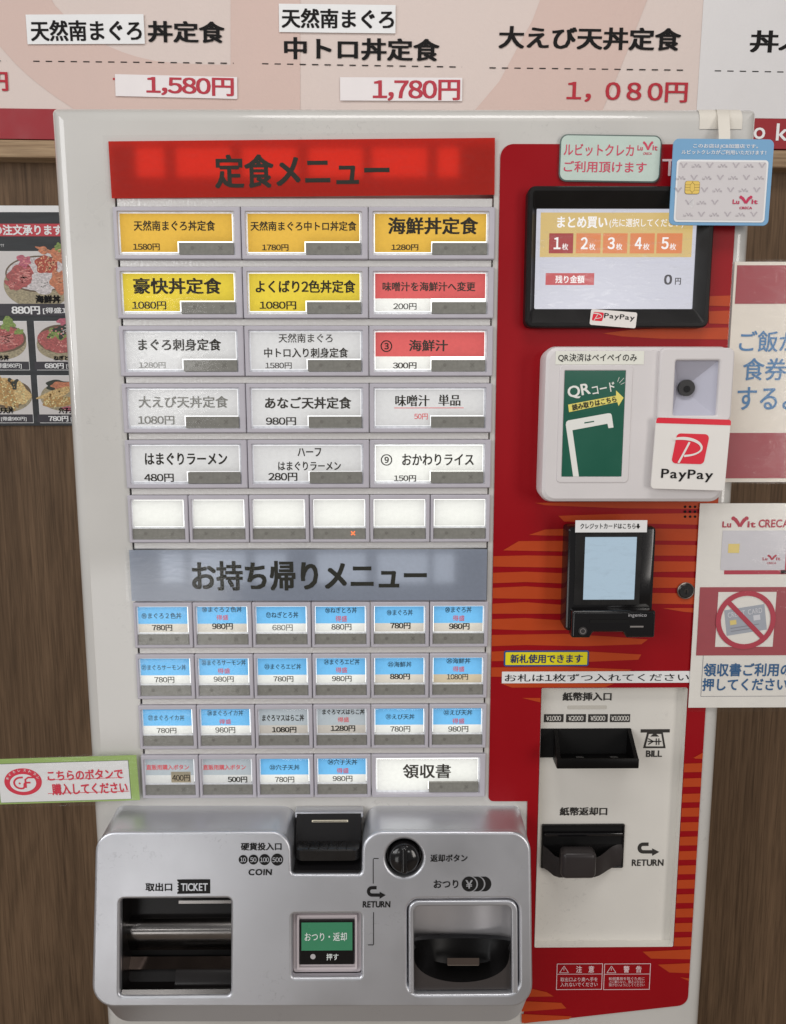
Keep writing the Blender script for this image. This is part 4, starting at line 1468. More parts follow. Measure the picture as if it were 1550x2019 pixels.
for i in range(N):
    f = i / (N - 1)
    xx = m2[0] + 0.0006 + (m2[2] - m2[0] - 0.0012) * f
    # how far the scoop bulges: fully at the tongue, easing out to both sides
    if xx < tx0:
        g = (xx - m2[0]) / (tx0 - m2[0])
        g = g * g * (3 - 2 * g)
    elif xx > tx1:
        g = max(0, 1 - (xx - tx1) / (m2[2] - tx1) * 1.15)
        g = g * g * (3 - 2 * g)
    else:
        g = 1
    y = 0.0055 - 0.013 * g
    rows.append(((xx, y + 0.002 * (1 - g), zr - 0.006 * g), (xx, y, zr - 0.008 - 0.004 * g), (xx, y + 0.002, zbot - 0.004 * g), (xx, 0.0080, zbot - 0.001 * g)))
fs, vv = [], []
for r_ in rows:
    vv += r_
for i in range(N - 1):
    for j in range(3):
        fs.append((i * 4 + j, (i + 1) * 4 + j, (i + 1) * 4 + j + 1, i * 4 + j + 1))
mb.add(vv, fs, SCO_)
# inside of the scoop
mb.add([rows[0][0], rows[-1][0], (m2[2], 0.0078, zbot + 0.004), (m2[0], 0.0078, zbot + 0.004)], [(0, 1, 2, 3)], BLACK)
mb.build('bill_return_scoop', bill)
mb = MB()
mb.box(tx0, tx1, -0.0215, -0.004, zb_, zt_, SCO_, 0.0055, 5)
mb.build('bill_return_tongue', bill)

# ---- silver payout housing
TOPD, BOTD = 0.045, 0.074
tpt, tpb = front(TOPD), front(BOTD)
pA = tpt.p(*tpt.px(617, 1640))
pB = tpb.p(*tpb.px(617, 1986))
TP = Pl(pA, (1, 0, 0), pB - pA)
SILVER = mat('silver_coat', (166, 167, 171), rough=0.38, metal=0.85, spec=0.5, vary=0.07, vscale=9, bump=0.03, bscale=2500, k=0.55, scuff=0.28)
t = TP.px
outl = rpoly([t(188, 1640), t(573, 1640), t(575, 1724), t(713, 1724), t(714, 1640), t(1047, 1640), t(1051, 1987), t(180, 1987)],
             [0.020, 0.020, 0.004, 0.004, 0.020, 0.020, 0.022, 0.022], 8)
tick = (t(236, 1860)[0], t(300, 1773)[1], t(455, 1860)[0], t(300, 1964)[1])
grn = (t(576, 1865)[0], t(600, 1803)[1], t(712, 1865)[0], t(600, 1928)[1])
chg = (t(803, 1860)[0], t(900, 1773)[1], t(1024, 1860)[0], t(900, 1961)[1])
kc = t(797, 1692)
KR = 0.0185
mb = MB()
TH = 0.010
mb.fill(TP, outl, [rrect(tick, 0.004), rrect(grn, 0.003), rrect(chg, 0.012), disc(kc, KR, 40)], SILVER, 0.0, TH, 0.0028, 4)
F1 = [TP.p(a, b, -TH * 0.6) for a, b in outl]
outb = rpoly([t(188, 1640), t(573, 1640), t(575, 1724), t(713, 1724), t(714, 1640), t(1047, 1640), t(1051, 1987), t(180, 1987)],
             [0.009, 0.018, 0.004, 0.004, 0.018, 0.009, 0.022, 0.022], 8)
B1 = [TP.p(a, b, -TH * 0.6) for a, b in outb]
zmid = F1[0][2] * 0.5 + pB[2] * 0.5
F2, F3 = [], []
for p_, q in zip(F1, B1):
    low = max(0.0, min(1.0, (zmid - q[2]) / 0.05))
    hi_ = max(0.0, min(1.0, (q[2] - (pA[2] - 0.020)) / 0.016))
    F2.append(np.array([p_[0] * (1 - 0.012 * low), p_[1] * (1 - 0.34 * low) + 0.004, p_[2] - 0.044 * low]))
    F3.append(np.array([0.007 + (q[0] - 0.007) * 0.985, 0.0, q[2] - 0.012 * low + 0.0035 * hi_]))
mb.loops([F1, F2, F3], SILVER, cap=False)
# printed marks
TI = mat('tray_print', (24, 23, 23), rough=0.5, spec=0.2)
h0 = 0.0003
mb.text(TP, '硬貨投入口', (475, 1661.6, 555.3, 1676.3), TI, h0, 0.03)
for x, rr, s_ in ((479.6, 0.0045, '10'), (499.8, 0.0049, '50'), (521.9, 0.0055, '100'), (546.8, 0.0060, '500')):
    c = t(x, 1694.8)
    mb.poly(TP, disc(c, rr, 26), TI, h0)
    w_ = rr * (0.62 if len(s_) == 2 else 0.80)
    mb.text(TP, s_, (c[0] - w_, c[1] - 0.0023, c[0] + w_, c[1] + 0.0023), SILVER, h0 + 0.0003, 0.012, local=True)
mb.text(TP, 'COIN', (490, 1713.6, 536.5, 1725.5), TI, h0, 0.034, slant=0.05, track=0.07)
mb.text(TP, '取出口', (287, 1741, 339.6, 1757), TI, h0, 0.03)
zz = [(349.5, 1734)] + [(349.5 + (3.5 if i % 2 else 0), 1734 + 28 * (i + 1) / 10) for i in range(9)] + [(349.5, 1762.4), (414.7, 1761.5), (414.7, 1733.6)]
mb.ppoly(TP, zz, TI, h0)
mb.text(TP, 'TICKET', (357, 1741, 410, 1756), SILVER, h0 + 0.0003, 0.03)
mb.text(TP, '返却ボタン', (848.6, 1684.6, 922, 1699), TI, h0, 0.028)
mb.text(TP, 'おつり', (855, 1735, 904, 1751), TI, h0, 0.026)
c = t(925, 1743)
mb.poly(TP, disc(c, 0.0074, 30), TI, h0)
mb.text(TP, '¥', (c[0] - 0.0036, c[1] - 0.0042, c[0] + 0.0036, c[1] + 0.0042), SILVER, h0 + 0.0003, 0.03, local=True)
for i in (1, 2):
    x_ = c[0] + 0.0074 * i
    A_pts = [(x_ + 0.0074 * math.cos(v_), c[1] + 0.0074 * math.sin(v_)) for v_ in np.linspace(-1.35, 1.35, 15)]
    B_pts = [(x_ - 0.0064 + 0.0079 * math.cos(v_), c[1] + 0.0077 * math.sin(v_)) for v_ in np.linspace(1.2, -1.2, 15)]
    mb.poly(TP, A_pts + B_pts, TI, h0)
arrow(TP, 723.5, 1747, 760.5, 1772, TI, h0, mb)
mb.text(TP, 'RETURN', (715, 1777, 770, 1789), TI, h0, 0.035, slant=0.05)
mb.stroke(TP, [t(746.7, 1692.6), t(737.5, 1692.6), t(736, 1694.5), t(736, 1742)], 0.0008, TI, h0)
mb.stroke(TP, [t(736.6, 1798.4), t(736.6, 1862), t(735.6, 1863), t(725.8, 1863)], 0.0008, TI, h0)
tray = mb.build('payout_housing', machine, smooth=38)

# ticket mouth
mb = MB()
DARK = mat('cavity_dark', (17, 15, 15), rough=0.3, spec=0.3)
DMET = mat('cavity_metal', (112, 109, 107), rough=0.2, metal=1.0, vary=0.12, vscale=30)
w_in = (tick[0] + 0.0002, tick[1] + 0.0002, tick[2] - 0.0002, tick[3] - 0.0002)
mb.loops([[TP.p(a, b, -0.009) for a, b in rrect(w_in, 0.004)], [TP.p(a, b, -0.06) for a, b in rrect(w_in, 0.004)]], DARK, cap=True)


def at_depth(x, y, h):
    """Point of the housing's interior, h behind its face, seen at this place of the photograph."""
    U = TP.up(h)
    return U.p(*U.px(x, y))


xw0, xw1 = TP.p(w_in[0], 0)[0], TP.p(w_in[2], 0)[0]


def shelf(rows, m, a=xw0, b=xw1):
    q = [at_depth(345, y_, h_) for y_, h_ in rows]
    n_ = len(q)
    mb.add([(a, p_[1], p_[2]) for p_ in q] + [(b, p_[1], p_[2]) for p_ in q], [(i, i + 1, n_ + i + 1, n_ + i) for i in range(n_ - 1)], m)


xm = at_depth(352, 1860, -0.03)[0]
shelf([(1768, -0.036), (1809, -0.034)], DARK)
shelf([(1776, -0.030), (1782, -0.030)], DMET, xm, xw1)
shelf([(1809, -0.033), (1811, -0.031)], CHROME)
shelf([(1811 + 62 * f_, -0.033 + 0.012 * math.sin(math.pi * (0.12 + 0.8 * f_))) for f_ in np.linspace(0, 1, 13)], DMET)
shelf([(1872, -0.030), (1886, -0.040)], HOLE)
BRN = mat('cavity_brown', (48, 40, 36), rough=0.12, metal=0.9, vary=0.2, vscale=40)
shelf([(1886, -0.034), (1911, -0.026)], BRN)
shelf([(1911, -0.030), (1950, -0.020)], DARK)
shelf([(1911, -0.022), (1915, -0.020), (1949, -0.016)], mat('inner_box', (26, 24, 24), rough=0.2), xm, xw1)
shelf([(1948, -0.008), (1951, -0.004), (1963, -0.002)], DMET, xw0 + 0.001, xw1 - 0.001)
mb.build('ticket_mouth', tray, smooth=60)

# change cup
mb = MB()
g_in = (chg[0] + 0.0002, chg[1] + 0.0002, chg[2] - 0.0002, chg[3] - 0.0002)
mb.loops([[TP.p(a, b, -0.0085) for a, b in rrect(g_in, 0.011)], [TP.p(a, b, -0.012) for a, b in rrect(g_in, 0.011)]], DARK, cap=False)
# the rim that frames the cup
arch = rpoly([(g_in[0] + 0.0012, g_in[1] + 0.0012), (g_in[2] - 0.0012, g_in[1] + 0.0012), (g_in[2] - 0.0012, g_in[3] - 0.0006), (g_in[2] - 0.0075, g_in[3] - 0.0006),
              (g_in[2] - 0.0075, g_in[1] + 0.0065), (g_in[0] + 0.0065, g_in[1] + 0.0065), (g_in[0] + 0.0065, g_in[3] - 0.0006), (g_in[0] + 0.0012, g_in[3] - 0.0006)],
             [0.010, 0.010, 0.002, 0.002, 0.006, 0.006, 0.002, 0.002], 6)
mb.fill(TP, arch, [], SILVER, 0.0005, 0.006, 0.0016)
ox0, ox1, oy0, oy1 = g_in[0] + 0.0065, g_in[2] - 0.0075, g_in[1] + 0.0065, g_in[3] - 0.0006
CUPM = mat('cup_metal', (158, 155, 156), rough=0.34, metal=0.35, k=0.6)
prof = [(ox0 - 0.005, -0.006), (ox0 - 0.005, -0.036), (ox0 + 0.004, -0.048), ((ox0 + ox1) / 2, -0.052), (ox1 - 0.004, -0.048), (ox1 + 0.005, -0.036), (ox1 + 0.005, -0.006)]
vv = [TP.p(a, oy0 - 0.030, h) for a, h in prof] + [TP.p(a, oy1, h) for a, h in prof]
mb.add(vv, [(i, i + 1, 8 + i, 7 + i) for i in range(6)], CUPM)
cupb = mat('cup_black', (10, 9, 9), rough=0.35, spec=0.15)
AN = np.linspace(math.pi, 0, 23)
hd = lambda a: -0.010 - 0.032 * math.sin(a)
rear = [at_depth(912 + 97 * math.cos(a), 1857 - 7 * math.sin(a), hd(a)) for a in AN]
rear_up = [at_depth(912 + 97 * math.cos(a), 1851 - 9 * math.sin(a), hd(a) - 0.004) for a in AN]
frnt = [at_depth(910 + 95 * math.cos(a), 1876 + 61 * max(math.sin(a), 0) ** 0.75, -0.0068) for a in AN]
deep = [at_depth(911 + 90 * math.cos(a), 1868 + 34 * max(math.sin(a), 0), -0.010 - 0.026 * math.sin(a)) for a in AN]
n_ = len(AN)
mb.add(rear_up + rear + deep + frnt, [(k * n_ + i, k * n_ + i + 1, (k + 1) * n_ + i + 1, (k + 1) * n_ + i) for k in (1, 2) for i in range(n_ - 1)], cupb)
mb.add(rear_up + rear, [(i, i + 1, n_ + i + 1, n_ + i) for i in range(n_ - 1)], mat('cup_edge', (38, 38, 40), rough=0.35))
b0_, b1_ = TP.p(ox0 - 0.001, oy1, -0.0068), TP.p(ox1 + 0.001, oy1, -0.0068)
base_l = [TP.p(ox0 - 0.001 + (ox1 - ox0 + 0.002) * i / (n_ - 1), oy1, -0.0066) for i in range(n_)]
mb.add(frnt + base_l, [(i, i + 1, n_ + i + 1, n_ + i) for i in range(n_ - 1)], mat('cup_apron', (50, 46, 45), rough=0.22, spec=0.6))
mb.add([at_depth(882, 1889, -0.022), at_depth(945, 1889, -0.022), at_depth(945, 1903, -0.019), at_depth(882, 1903, -0.019)], [(0, 1, 2, 3)], mat('cup_slot', (66, 56, 50), rough=0.3, metal=0.5))
mb.add([at_depth(883, 1902.5, -0.0185), at_depth(944, 1902.5, -0.0185), at_depth(944, 1904, -0.0185), at_depth(883, 1904, -0.0185)], [(0, 1, 2, 3)], CHROME)
mb.build('change_cup', tray, smooth=50)

# return button in its sunk frame
mb = MB()
gi = (grn[0] + 0.0002, grn[1] + 0.0002, grn[2] - 0.0002, grn[3] - 0.0002)
FRM = mat('return_frame', (164, 156, 158), rough=0.4)
mb.loops([[TP.p(a, b, h) for a, b in rrect(gi, 0.003, i)] for i, h in ((0, -0.0095), (0.0035, -0.0095), (0.0040, -0.0065), (0.0060, -0.0065), (0.0064, -0.0085))], FRM, cap=True)
rb = mb.build('return_button', tray)
mb = MB()
kb = (t(589, 1860)[0], t(640, 1820)[1], t(698, 1860)[0], t(640, 1908)[1])
mb.loft(TP, kb, 0.001, [(0, -0.0088), (0, -0.0055), (0.0008, -0.0045)], BLACK_GLOSS)
gf = mat('return_green', (52, 112, 82), rough=0.3, vary=0.05)
mb.prect(TP, 593.5, 1823.5, 694.5, 1878.5, gf, -0.0042)
pw = mat('button_print', (190, 200, 192), rough=0.4)
mb.text(TP, 'おつり・返却', (600, 1843, 683.5, 1859.5), pw, -0.0039, 0.008)
mb.poly(TP, disc(t(616.3, 1891), 0.0026, 20), mat('button_dot', (150, 146, 148), rough=0.5), -0.0042)
mb.text(TP, '押す', (643, 1885, 667, 1898), pw, -0.0041, 0.008)
mb.build('key_cap', rb)
# rotary return knob
mb = MB()
mb.loops([[TP.p(a, b, h) for a, b in disc(kc, r_, 40)] for r_, h in ((KR - 0.0002, -0.0085), (KR - 0.001, -0.012), (0.016, -0.012), (0.0155, -0.004), (0.0145, 0.0015), (0.012, 0.004), (0.004, 0.0048))], BLACK_GLOSS)
mb.loft(TP, (kc[0] - 0.0035, kc[1] - 0.0135, kc[0] + 0.0035, kc[1] + 0.0135), 0.003, [(0, 0.002), (0.0004, 0.0056), (0.0014, 0.0068), (0.0026, 0.0072)], BLACK_GLOSS)
mb.build('return_knob', tray, smooth=45)
# coin slot in the notch
mb = MB()
yf_ = pA[1]
nx0, nx1 = TP.p(*t(578, 1700))[0], TP.p(*t(710, 1700))[0]
ztop = pA[2]
zfl = TP.p(*t(640, 1722))[2]
BS = mat('coin_black', (20, 19, 20), rough=0.38, spec=0.3)
yb0, yb1 = -0.014, -0.028
pr = [(-0.001, ztop + 0.0012), (yb0, ztop + 0.0012), (yb1, ztop - 0.019), (yb1 - 0.002, zfl - 0.001), (-0.001, zfl - 0.001)]
vv = [(nx0, a, b) for a, b in pr] + [(nx1, a, b) for a, b in pr]
k5 = len(pr)
mb.add(vv, [(i, (i + 1) % k5, k5 + (i + 1) % k5, k5 + i) for i in range(k5)] + [tuple(range(k5))[::-1], tuple(range(k5, 2 * k5))], BS)
# floor of the notch
mb.box(nx0, nx1, yf_ - 0.004, yb1, zfl - 0.003, zfl + 0.0012, BS)
mb.build('coin_slot', tray)
mb = MB()
sl0, sl1 = nx0 + (nx1 - nx0) * 0.24, nx0 + (nx1 - nx0) * 0.80
sy = lambda f: yb0 + (yb1 - yb0) * f - 0.0005
sz = lambda f: ztop + 0.0012 - 0.0202 * f + 0.0005
mb.add([(sl0, sy(0.25), sz(0.25)), (sl1, sy(0.25), sz(0.25)), (sl1, sy(0.33), sz(0.33)), (sl0, sy(0.33), sz(0.33))], [(0, 1, 2, 3)], mat('slot_edge', (190, 182, 164), rough=0.4, metal=0.1))
mb.add([(sl0 + 0.001, sy(0.285) - 0.0003, sz(0.285) + 0.0003), (sl1 - 0.001, sy(0.285) - 0.0003, sz(0.285) + 0.0003), (sl1 - 0.001, sy(0.312) - 0.0003, sz(0.312) + 0.0003), (sl0 + 0.001, sy(0.312) - 0.0003, sz(0.312) + 0.0003)], [(0, 1, 2, 3)], HOLE)
mb.box(nx0 - 0.002, nx1 + 0.002, yb0 + 0.0005, -0.0005, ztop - 0.004, ztop + 0.0026, SILVER, 0.0012)
mb.build('coin_slit', tray)
mb = MB()
lz1, lz0 = ztop - 0.0215, ztop - 0.034
lx0, lx1 = nx0 + 0.002, nx1 - 0.001
lip = rpoly([(lx0, yb1 + 0.002), (lx1, yb1 + 0.002), (lx1, yb1 - 0.016), (lx0, yb1 - 0.016)], [0.0, 0.0, 0.007, 0.007], 6)
cxl = (lx0 + lx1) / 2
mb.loops([[(x, y, lz0 + (0.002 if y < yb1 - 0.01 else 0)) for x, y in lip], [(x, y, lz1) for x, y in lip], [(cxl + (x - cxl) * 0.95, yb1 + 0.002 + (y - yb1 - 0.002) * 0.92, lz1 + 0.001) for x, y in lip]], BLACK, cap=True)
for i in range(5):
    xx = lx0 + (lx1 - lx0) * (0.2 + 0.15 * i)
    mb.box(xx - 0.0004, xx + 0.0004, yb1 - 0.015, yb1 - 0.003, lz1 + 0.0008, lz1 + 0.0022, BLACK)
mb.build('coin_lip', tray)

# ================================================================== papers, stickers and signs (each lies on something: a thing of its own)


def sheet(name, label, cat, pl, r, base, rad=0.0, th=0.0006, lam=None, group=None):
    root = thing(name, pl.p((r[0] + r[2]) / 2, r[3]), label, cat, group)
    q = MB()
    if rad:
        q.loft(pl, r, rad, [(0, -th), (0, -th * 0.2), (0.0002, 0)], base, back=True)
    else:
        q.rect(pl, r, base, 0, th)
    return root, q


# small green notice above the screen
gp = tilted((1105, 264), (1305, 267), None, 0.0035)
gw, gh = gp.px(1306, 268)[0], gp.px(1104, 357.5)[1]
root, mb = sheet('card_notice', 'pale green laminated notice with red lettering taped above the screen', 'notice', gp, (0, 0, gw, gh), mat('notice_edge', (74, 88, 84), rough=0.5), 0.007)
mb.loft(gp, (0.0012, 0.0012, gw - 0.0012, gh - 0.0012), 0.006, [(0, 0.0001), (0, 0.0003)], mat('notice_green', (168, 182, 174), rough=0.45, vary=0.03))
NR = mat('notice_red', (178, 62, 84), rough=0.5)
mb.text(gp, 'ルビットクレカ', (1112, 283, 1249, 309), NR, 0.0005, 0.012)
mb.text(gp, 'ご利用頂けます', (1112, 317, 1274, 341.5), NR, 0.0005, 0.012)


def vmark(q, pl, x0, y0, x1, y1, m, h):
    """The mark shaped like a V with round ends, flanked by its letters."""
    W, H = x1 - x0, y1 - y0
    c = (x0 + W * 0.53, y1)
    th = abs(pl.px(x0, y0)[0] - pl.px(x0 + W * 0.10, y0)[0])
    for s_ in (-1, 1):
        pts = [(c[0] + s_ * W * 0.005, y1 - H * 0.08), (c[0] + s_ * W * 0.06, y1 - H * 0.42), (c[0] + s_ * W * 0.13, y1 - H * 0.72), (c[0] + s_ * W * 0.21, y1 - H * 0.88)]
        q.stroke(pl, [pl.px(*p) for p in pts], [th * 0.8, th, th * 1.15, th * 0.9], m, h + 0.00003 * s_)
        e = pl.px(c[0] + s_ * W * 0.20, y1 - H * 0.86)
        q.poly(pl, disc(e, th * 0.62, 14), m, h + 0.00008)
    q.text(pl, 'Lu', (x0, y0 + H * 0.42, x0 + W * 0.26, y1), m, h, 0.035, style='round')
    q.text(pl, 'it', (x0 + W * 0.76, y0 + H * 0.42, x1, y1), m, h, 0.035, style='round')


vmark(mb, gp, 1257, 279, 1296, 297, NR, 0.0005)
mb.text(gp, 'CRECA', (1268, 300.5, 1285, 305.5), NR, 0.0005, 0.02)
mb.build('printed_card', root)
mb = MB()
mb.loft(gp, (-0.002, -0.0015, gw + 0.002, gh + 0.002), 0.008, [(0, 0.0005), (0.0002, 0.0007)], LAMINATE)
mb.build('laminate_cover', root)

# blue placard hung from the cabinet's top
bp2 = tilted((1328.5, 273), (1527, 272.5), (1317.5, 443), 0.017)
bw = (bp2.px(1527, 274)[0] + bp2.px(1515.5, 442)[0]) / 2
bh = bp2.px(1317.5, 443.5)[1]
root, mb = sheet('card_placard', 'blue edged placard picturing a grey chip card, hung by white tape over the screen corner', 'placard', bp2, (0, 0, bw, bh), mat('placard_blue', (100, 140, 172), rough=0.45, vary=0.02), 0.005, 0.0012)
wt = mat('placard_white', (204, 204, 204), rough=0.5)
mb.text(bp2, 'このお店はJCB加盟店です。', (1367, 283.5, 1494, 294), wt, 0.0004, 0.014)
mb.text(bp2, 'ルビットクレカがご利用いただけます！', (1344, 295.5, 1510, 305.5), wt, 0.0004, 0.014)
g8 = lambda x, y: (1300 + x / 5.312, 180 + y / 5.312)
ir = (bp2.px(*g8(185, 715))[0], bp2.px(*g8(185, 715))[1], bp2.px(*g8(1145, 715))[0], bp2.px(*g8(135, 1368))[1])
mb.poly(bp2, rrect(ir, 0.003), wt, 0.0004)
CG = mat('placard_grey', (176, 172, 173), rough=0.45, vary=0.02)
mb.poly(bp2, rrect((ir[0] + 0.0017, ir[1] + 0.0017, ir[2] - 0.0017, ir[3] - 0.0017), 0.0022), CG, 0.0006)
CG2 = mat('placard_grey_mark', (154, 148, 152), rough=0.45)
for j, y in enumerate((778, 905, 1035, 1165, 1290)):
    for i in range(7):
        x = 250 - 24 * (j > 1) + 137 * i - 16 * j + (0 if j % 2 == 0 else -12)
        if x < 200 - j * 8 or x > 1110 - j * 8:
            continue
        if (i + (0 if j % 2 == 0 else 1)) % 2 == 0 and not (j == 3 and i in (4, 5, 6)):
            cx_, cy_ = bp2.px(*g8(x, y + 22))
            for s_ in (-1, 1):
                mb.stroke(bp2, [(cx_ + s_ * 0.0002, cy_), (cx_ + s_ * 0.0015, cy_ - 0.0026), (cx_ + s_ * 0.0030, cy_ - 0.0040)], [0.0009, 0.0013, 0.0012], CG2, 0.0008 + 0.00003 * s_)
        elif not (j == 3 and i in (4, 5, 6)):
            bx = g8(x - 48, y - 16) + g8(x + 48, y + 22)
            vmark(mb, bp2, bx[0], bx[1], bx[2], bx[3], CG2, 0.0008)
GOLD = mat('chip_gold', (200, 168, 88), rough=0.35, metal=0.3)
GLINE = mat('chip_line', (110, 84, 40), rough=0.5)
cr = bp2.rect(*g8(268, 940), *g8(415, 1080))
mb.poly(bp2, rrect(cr, 0.0022), GLINE, 0.0009)
mb.poly(bp2, rrect(cr, 0.0022, 0.0003), GOLD, 0.0011)
cw, chh = cr[2] - cr[0], cr[3] - cr[1]
for L_ in ([(0, .3), (.35, .3), (.35, .7), (0, .7)], [(1, .3), (.65, .3), (.65, .7), (1, .7)], [(0, .5), (.35, .5)], [(1, .5), (.65, .5)], [(.35, .3), (.5, .12), (.5, 0)], [(.65, .3), (.5, .12)], [(.35, .7), (.5, .88), (.5, 1)], [(.65, .7), (.5, .88)]):
    mb.stroke(bp2, [(cr[0] + a * cw, cr[1] + b * chh) for a, b in L_], 0.0003, GLINE, 0.0012)
for i in range(4):
    c0 = bp2.px(*g8(300, 1172))
    R_ = 0.0015 + 0.0011 * i
    mb.stroke(bp2, [(c0[0] + R_ * math.cos(a), c0[1] + R_ * 1.3 * math.sin(a)) for a in np.linspace(-0.8, 0.8, 9)], 0.0004, wt, 0.0009)
LR = mat('placard_red', (164, 40, 72), rough=0.5)
bx = g8(765, 1100) + g8(1025, 1182)
vmark(mb, bp2, bx[0], bx[1], bx[2], bx[3], LR, 0.0010)
mb.text(bp2, 'CRECA', g8(836, 1210) + g8(966, 1237), LR, 0.0010, 0.03)
mb.build('printed_card', root)
mb = MB()
TAPE = mat('tape_white', (186, 181, 172), rough=0.5, vary=0.04, bump=0.1, bscale=500)
sx0, sx1 = FP.px(1417, 240)[0], FP.px(1440, 240)[0]
zA = ZT + 0.0006
zB = EYE - bp2.px(1420, 280)[1] if False else float(bp2.p(*bp2.px(1420, 280))[2])
prof = [(0.03, zA), (0.012, zA), (0.003, zA - 0.003), (-0.0025, zA - 0.011), (-0.012, zB + 0.008), (-0.0155, zB), (-0.0155, zB - 0.006)]
ta, tb2 = FP.px(1416, 225)[0], FP.px(1440, 225)[0]
ba, bb = float(bp2.p(*bp2.px(1419, 274))[0]), float(bp2.p(*bp2.px(1441.5, 274))[0])
fr = [0, 0, 0.1, 0.3, 0.75, 1, 1.1]
vv = [(ta + (ba - ta) * f, y, z_) for f, (y, z_) in zip(fr, prof)] + [(tb2 + (bb - tb2) * f, y, z_) for f, (y, z_) in zip(fr, prof)]
mb.add(vv, [(i, i + 1, 8 + i, 7 + i) for i in range(6)], TAPE)
mb.build('hanging_tape', root, smooth=60)
mb = MB()
tp = front(0.0004)
tr_ = (tp.px(1379.5, 238)[0], tp.px(1400, 222)[1], tp.px(1464, 238)[0], tp.px(1400, 254.5)[1])
tz = [(y_, z_) for y_, z_ in [(R_EDGE * (1 - math.sin(t_)) - 0.0006, ZT - R_EDGE * (1 - math.cos(t_)) + 0.0004) for t_ in np.linspace(0.25, math.pi / 2, 8)]] + [(-0.0006, EYE - tr_[3])]
mb.add([(tr_[0], y_, z_) for y_, z_ in tz] + [(tr_[2], y_, z_) for y_, z_ in tz], [(i, i + 1, len(tz) + i + 1, len(tz) + i) for i in range(len(tz) - 1)], TAPE)
tag(mb.build('masking_tape'), 'flat cream masking tape patch across the cabinet top corner, behind the hanging tape', 'tape')

# white plate with the red mark on the code reader's corner
yp = tilted((1294.5, 823), (1441, 823.5), (1279.5, 964), 0.037)
yw = (yp.px(1441, 823)[0] + yp.px(1430, 966)[0]) / 2
yh = (yp.px(1279, 964)[1] + yp.px(1429, 967)[1]) / 2
root, mb = sheet('payment_sign', 'square white sign with red mark and red band, on a corner of the code reader', 'sign', yp, (0, 0, yw, yh), mat('plate_white', (200, 192, 188), rough=0.4, vary=0.02), 0.0035, 0.0016)
PR = mat('plate_red', (188, 22, 44), rough=0.4)
mb.poly(yp, rpoly([(0, 0), (yw, 0), (yw, 0.0052), (0, 0.0052)], [0.0035, 0.0035, 0, 0]), PR, 0.0003)


def pmark(q, pl, lx0, ly0, lx1, ly1, red, white, h):
    """Slanted red square with a swept white P."""
    W, H = lx1 - lx0, ly1 - ly0
    k = 0.10 * W
    q.poly(pl, rpoly([(lx0 + k, ly0), (lx1, ly0), (lx1 - k, ly1), (lx0, ly1)], 0.12 * W), red, h)
    U = lambda a, b: (lx0 + a * W, ly0 + b * H)
    q.stroke(pl, [U(.20, .98), U(.30, .72), U(.40, .45), U(.46, .28)], 0.055 * W, white, h + 0.0002)
    arc = [U(.00, .20), U(.15, .165), U(.35, .16), U(.55, .20), U(.72, .29), U(.81, .42), U(.80, .54), U(.70, .64), U(.54, .71), U(.34, .745)]
    q.stroke(pl, arc, [0.05 * W, 0.075 * W, 0.085 * W, 0.08 * W, 0.07 * W, 0.06 * W, 0.05 * W, 0.045 * W, 0.05 * W, 0.06 * W], white, h + 0.0003)


r = yp.rect(1328, 854, 1394, 915.5)
pmark(mb, yp, r[0], r[1], r[2], r[3], PR, mat('plate_white', (200, 192, 188)), 0.0004)
mb.text(yp, 'PayPay', (1304.5, 924, 1404.5, 951), BLACK_INK, 0.0004, 0.012)
mb.build('sign_plate', root)

# mini sticker on the bezel
mp_ = tilted((1166, 609), (1258, 611), (1161.5, 636), 0.0142)
mw, mh = mp_.px(1257.5, 612)[0], mp_.px(1162, 640)[1]
mb = MB()
mb.loft(mp_, (0, 0, mw, mh), 0.0018, [(0, -0.0004), (0, 0)], mat('mini_white', (196, 190, 186), rough=0.4), back=True)
r = mp_.rect(1168.5, 614.5, 1189.5, 633.5)
pmark(mb, mp_, r[0], r[1], r[2], r[3], PR, mat('mini_white', (196, 190, 186)), 0.0002)
mb.text(mp_, 'PayPay', (1192, 617, 1250.5, 634.5), BLACK_INK, 0.0002, 0.01)
tag(mb.build('payment_sticker'), 'small white sticker with a red mark on the lower edge of the black screen frame', 'sticker')

# paper label strips
LBL = mat('label_paper', (206, 197, 186), rough=0.5, vary=0.03, bump=0.05)
lp = front(0.0348)
mb = MB()
mb.prect(lp, 1096, 692, 1269.5, 718.5, LBL, 0, 0.0003) if False else mb.prect(lp.up(-0.0044), 1096, 692, 1269.5, 718.5, LBL, 0, 0.0002)
mb.text(lp.up(-0.0044), 'QR決済はペイペイのみ', (1101, 697, 1255.5, 713.5), BLACK_INK, 0.0003, 0.004)
tag(mb.build('label_strip'), 'cream label strip of black print along the top of the white code reader', 'label', 'printed label strips')
cl = front(0.0285)
mb = MB()
mb.prect(cl, 1135, 1026, 1275.5, 1049.5, mat('label_white', (202, 198, 196), rough=0.5, vary=0.02), 0, 0.0003)
mb.text(cl, 'クレジットカードはこちら', (1144.5, 1032, 1253, 1042.5), BLACK_INK, 0.0003, 0.012)
mb.ppoly(cl, [(1256.5, 1032.5), (1260, 1032.5), (1260, 1037), (1262.5, 1037), (1258.3, 1043), (1254, 1037), (1256.5, 1037)], BLACK_INK, 0.0003)
tag(mb.build('label_strip'), 'white label strip with a tiny down arrow on top of the black card terminal', 'label', 'printed label strips')
sl = front(0.0020)
mb = MB()
mb.prect(sl, 990, 1324.5, 1362, 1346, mat('label_white', (202, 198, 196)), 0, 0.0003)
mb.text(sl, 'お札は1枚ずつ入れてください', (995.5, 1329, 1358, 1342.6), BLACK_INK, 0.0003, 0.004)
tag(mb.build('label_strip'), 'long white label strip of stretched black print just above the bill panel', 'label', 'printed label strips')
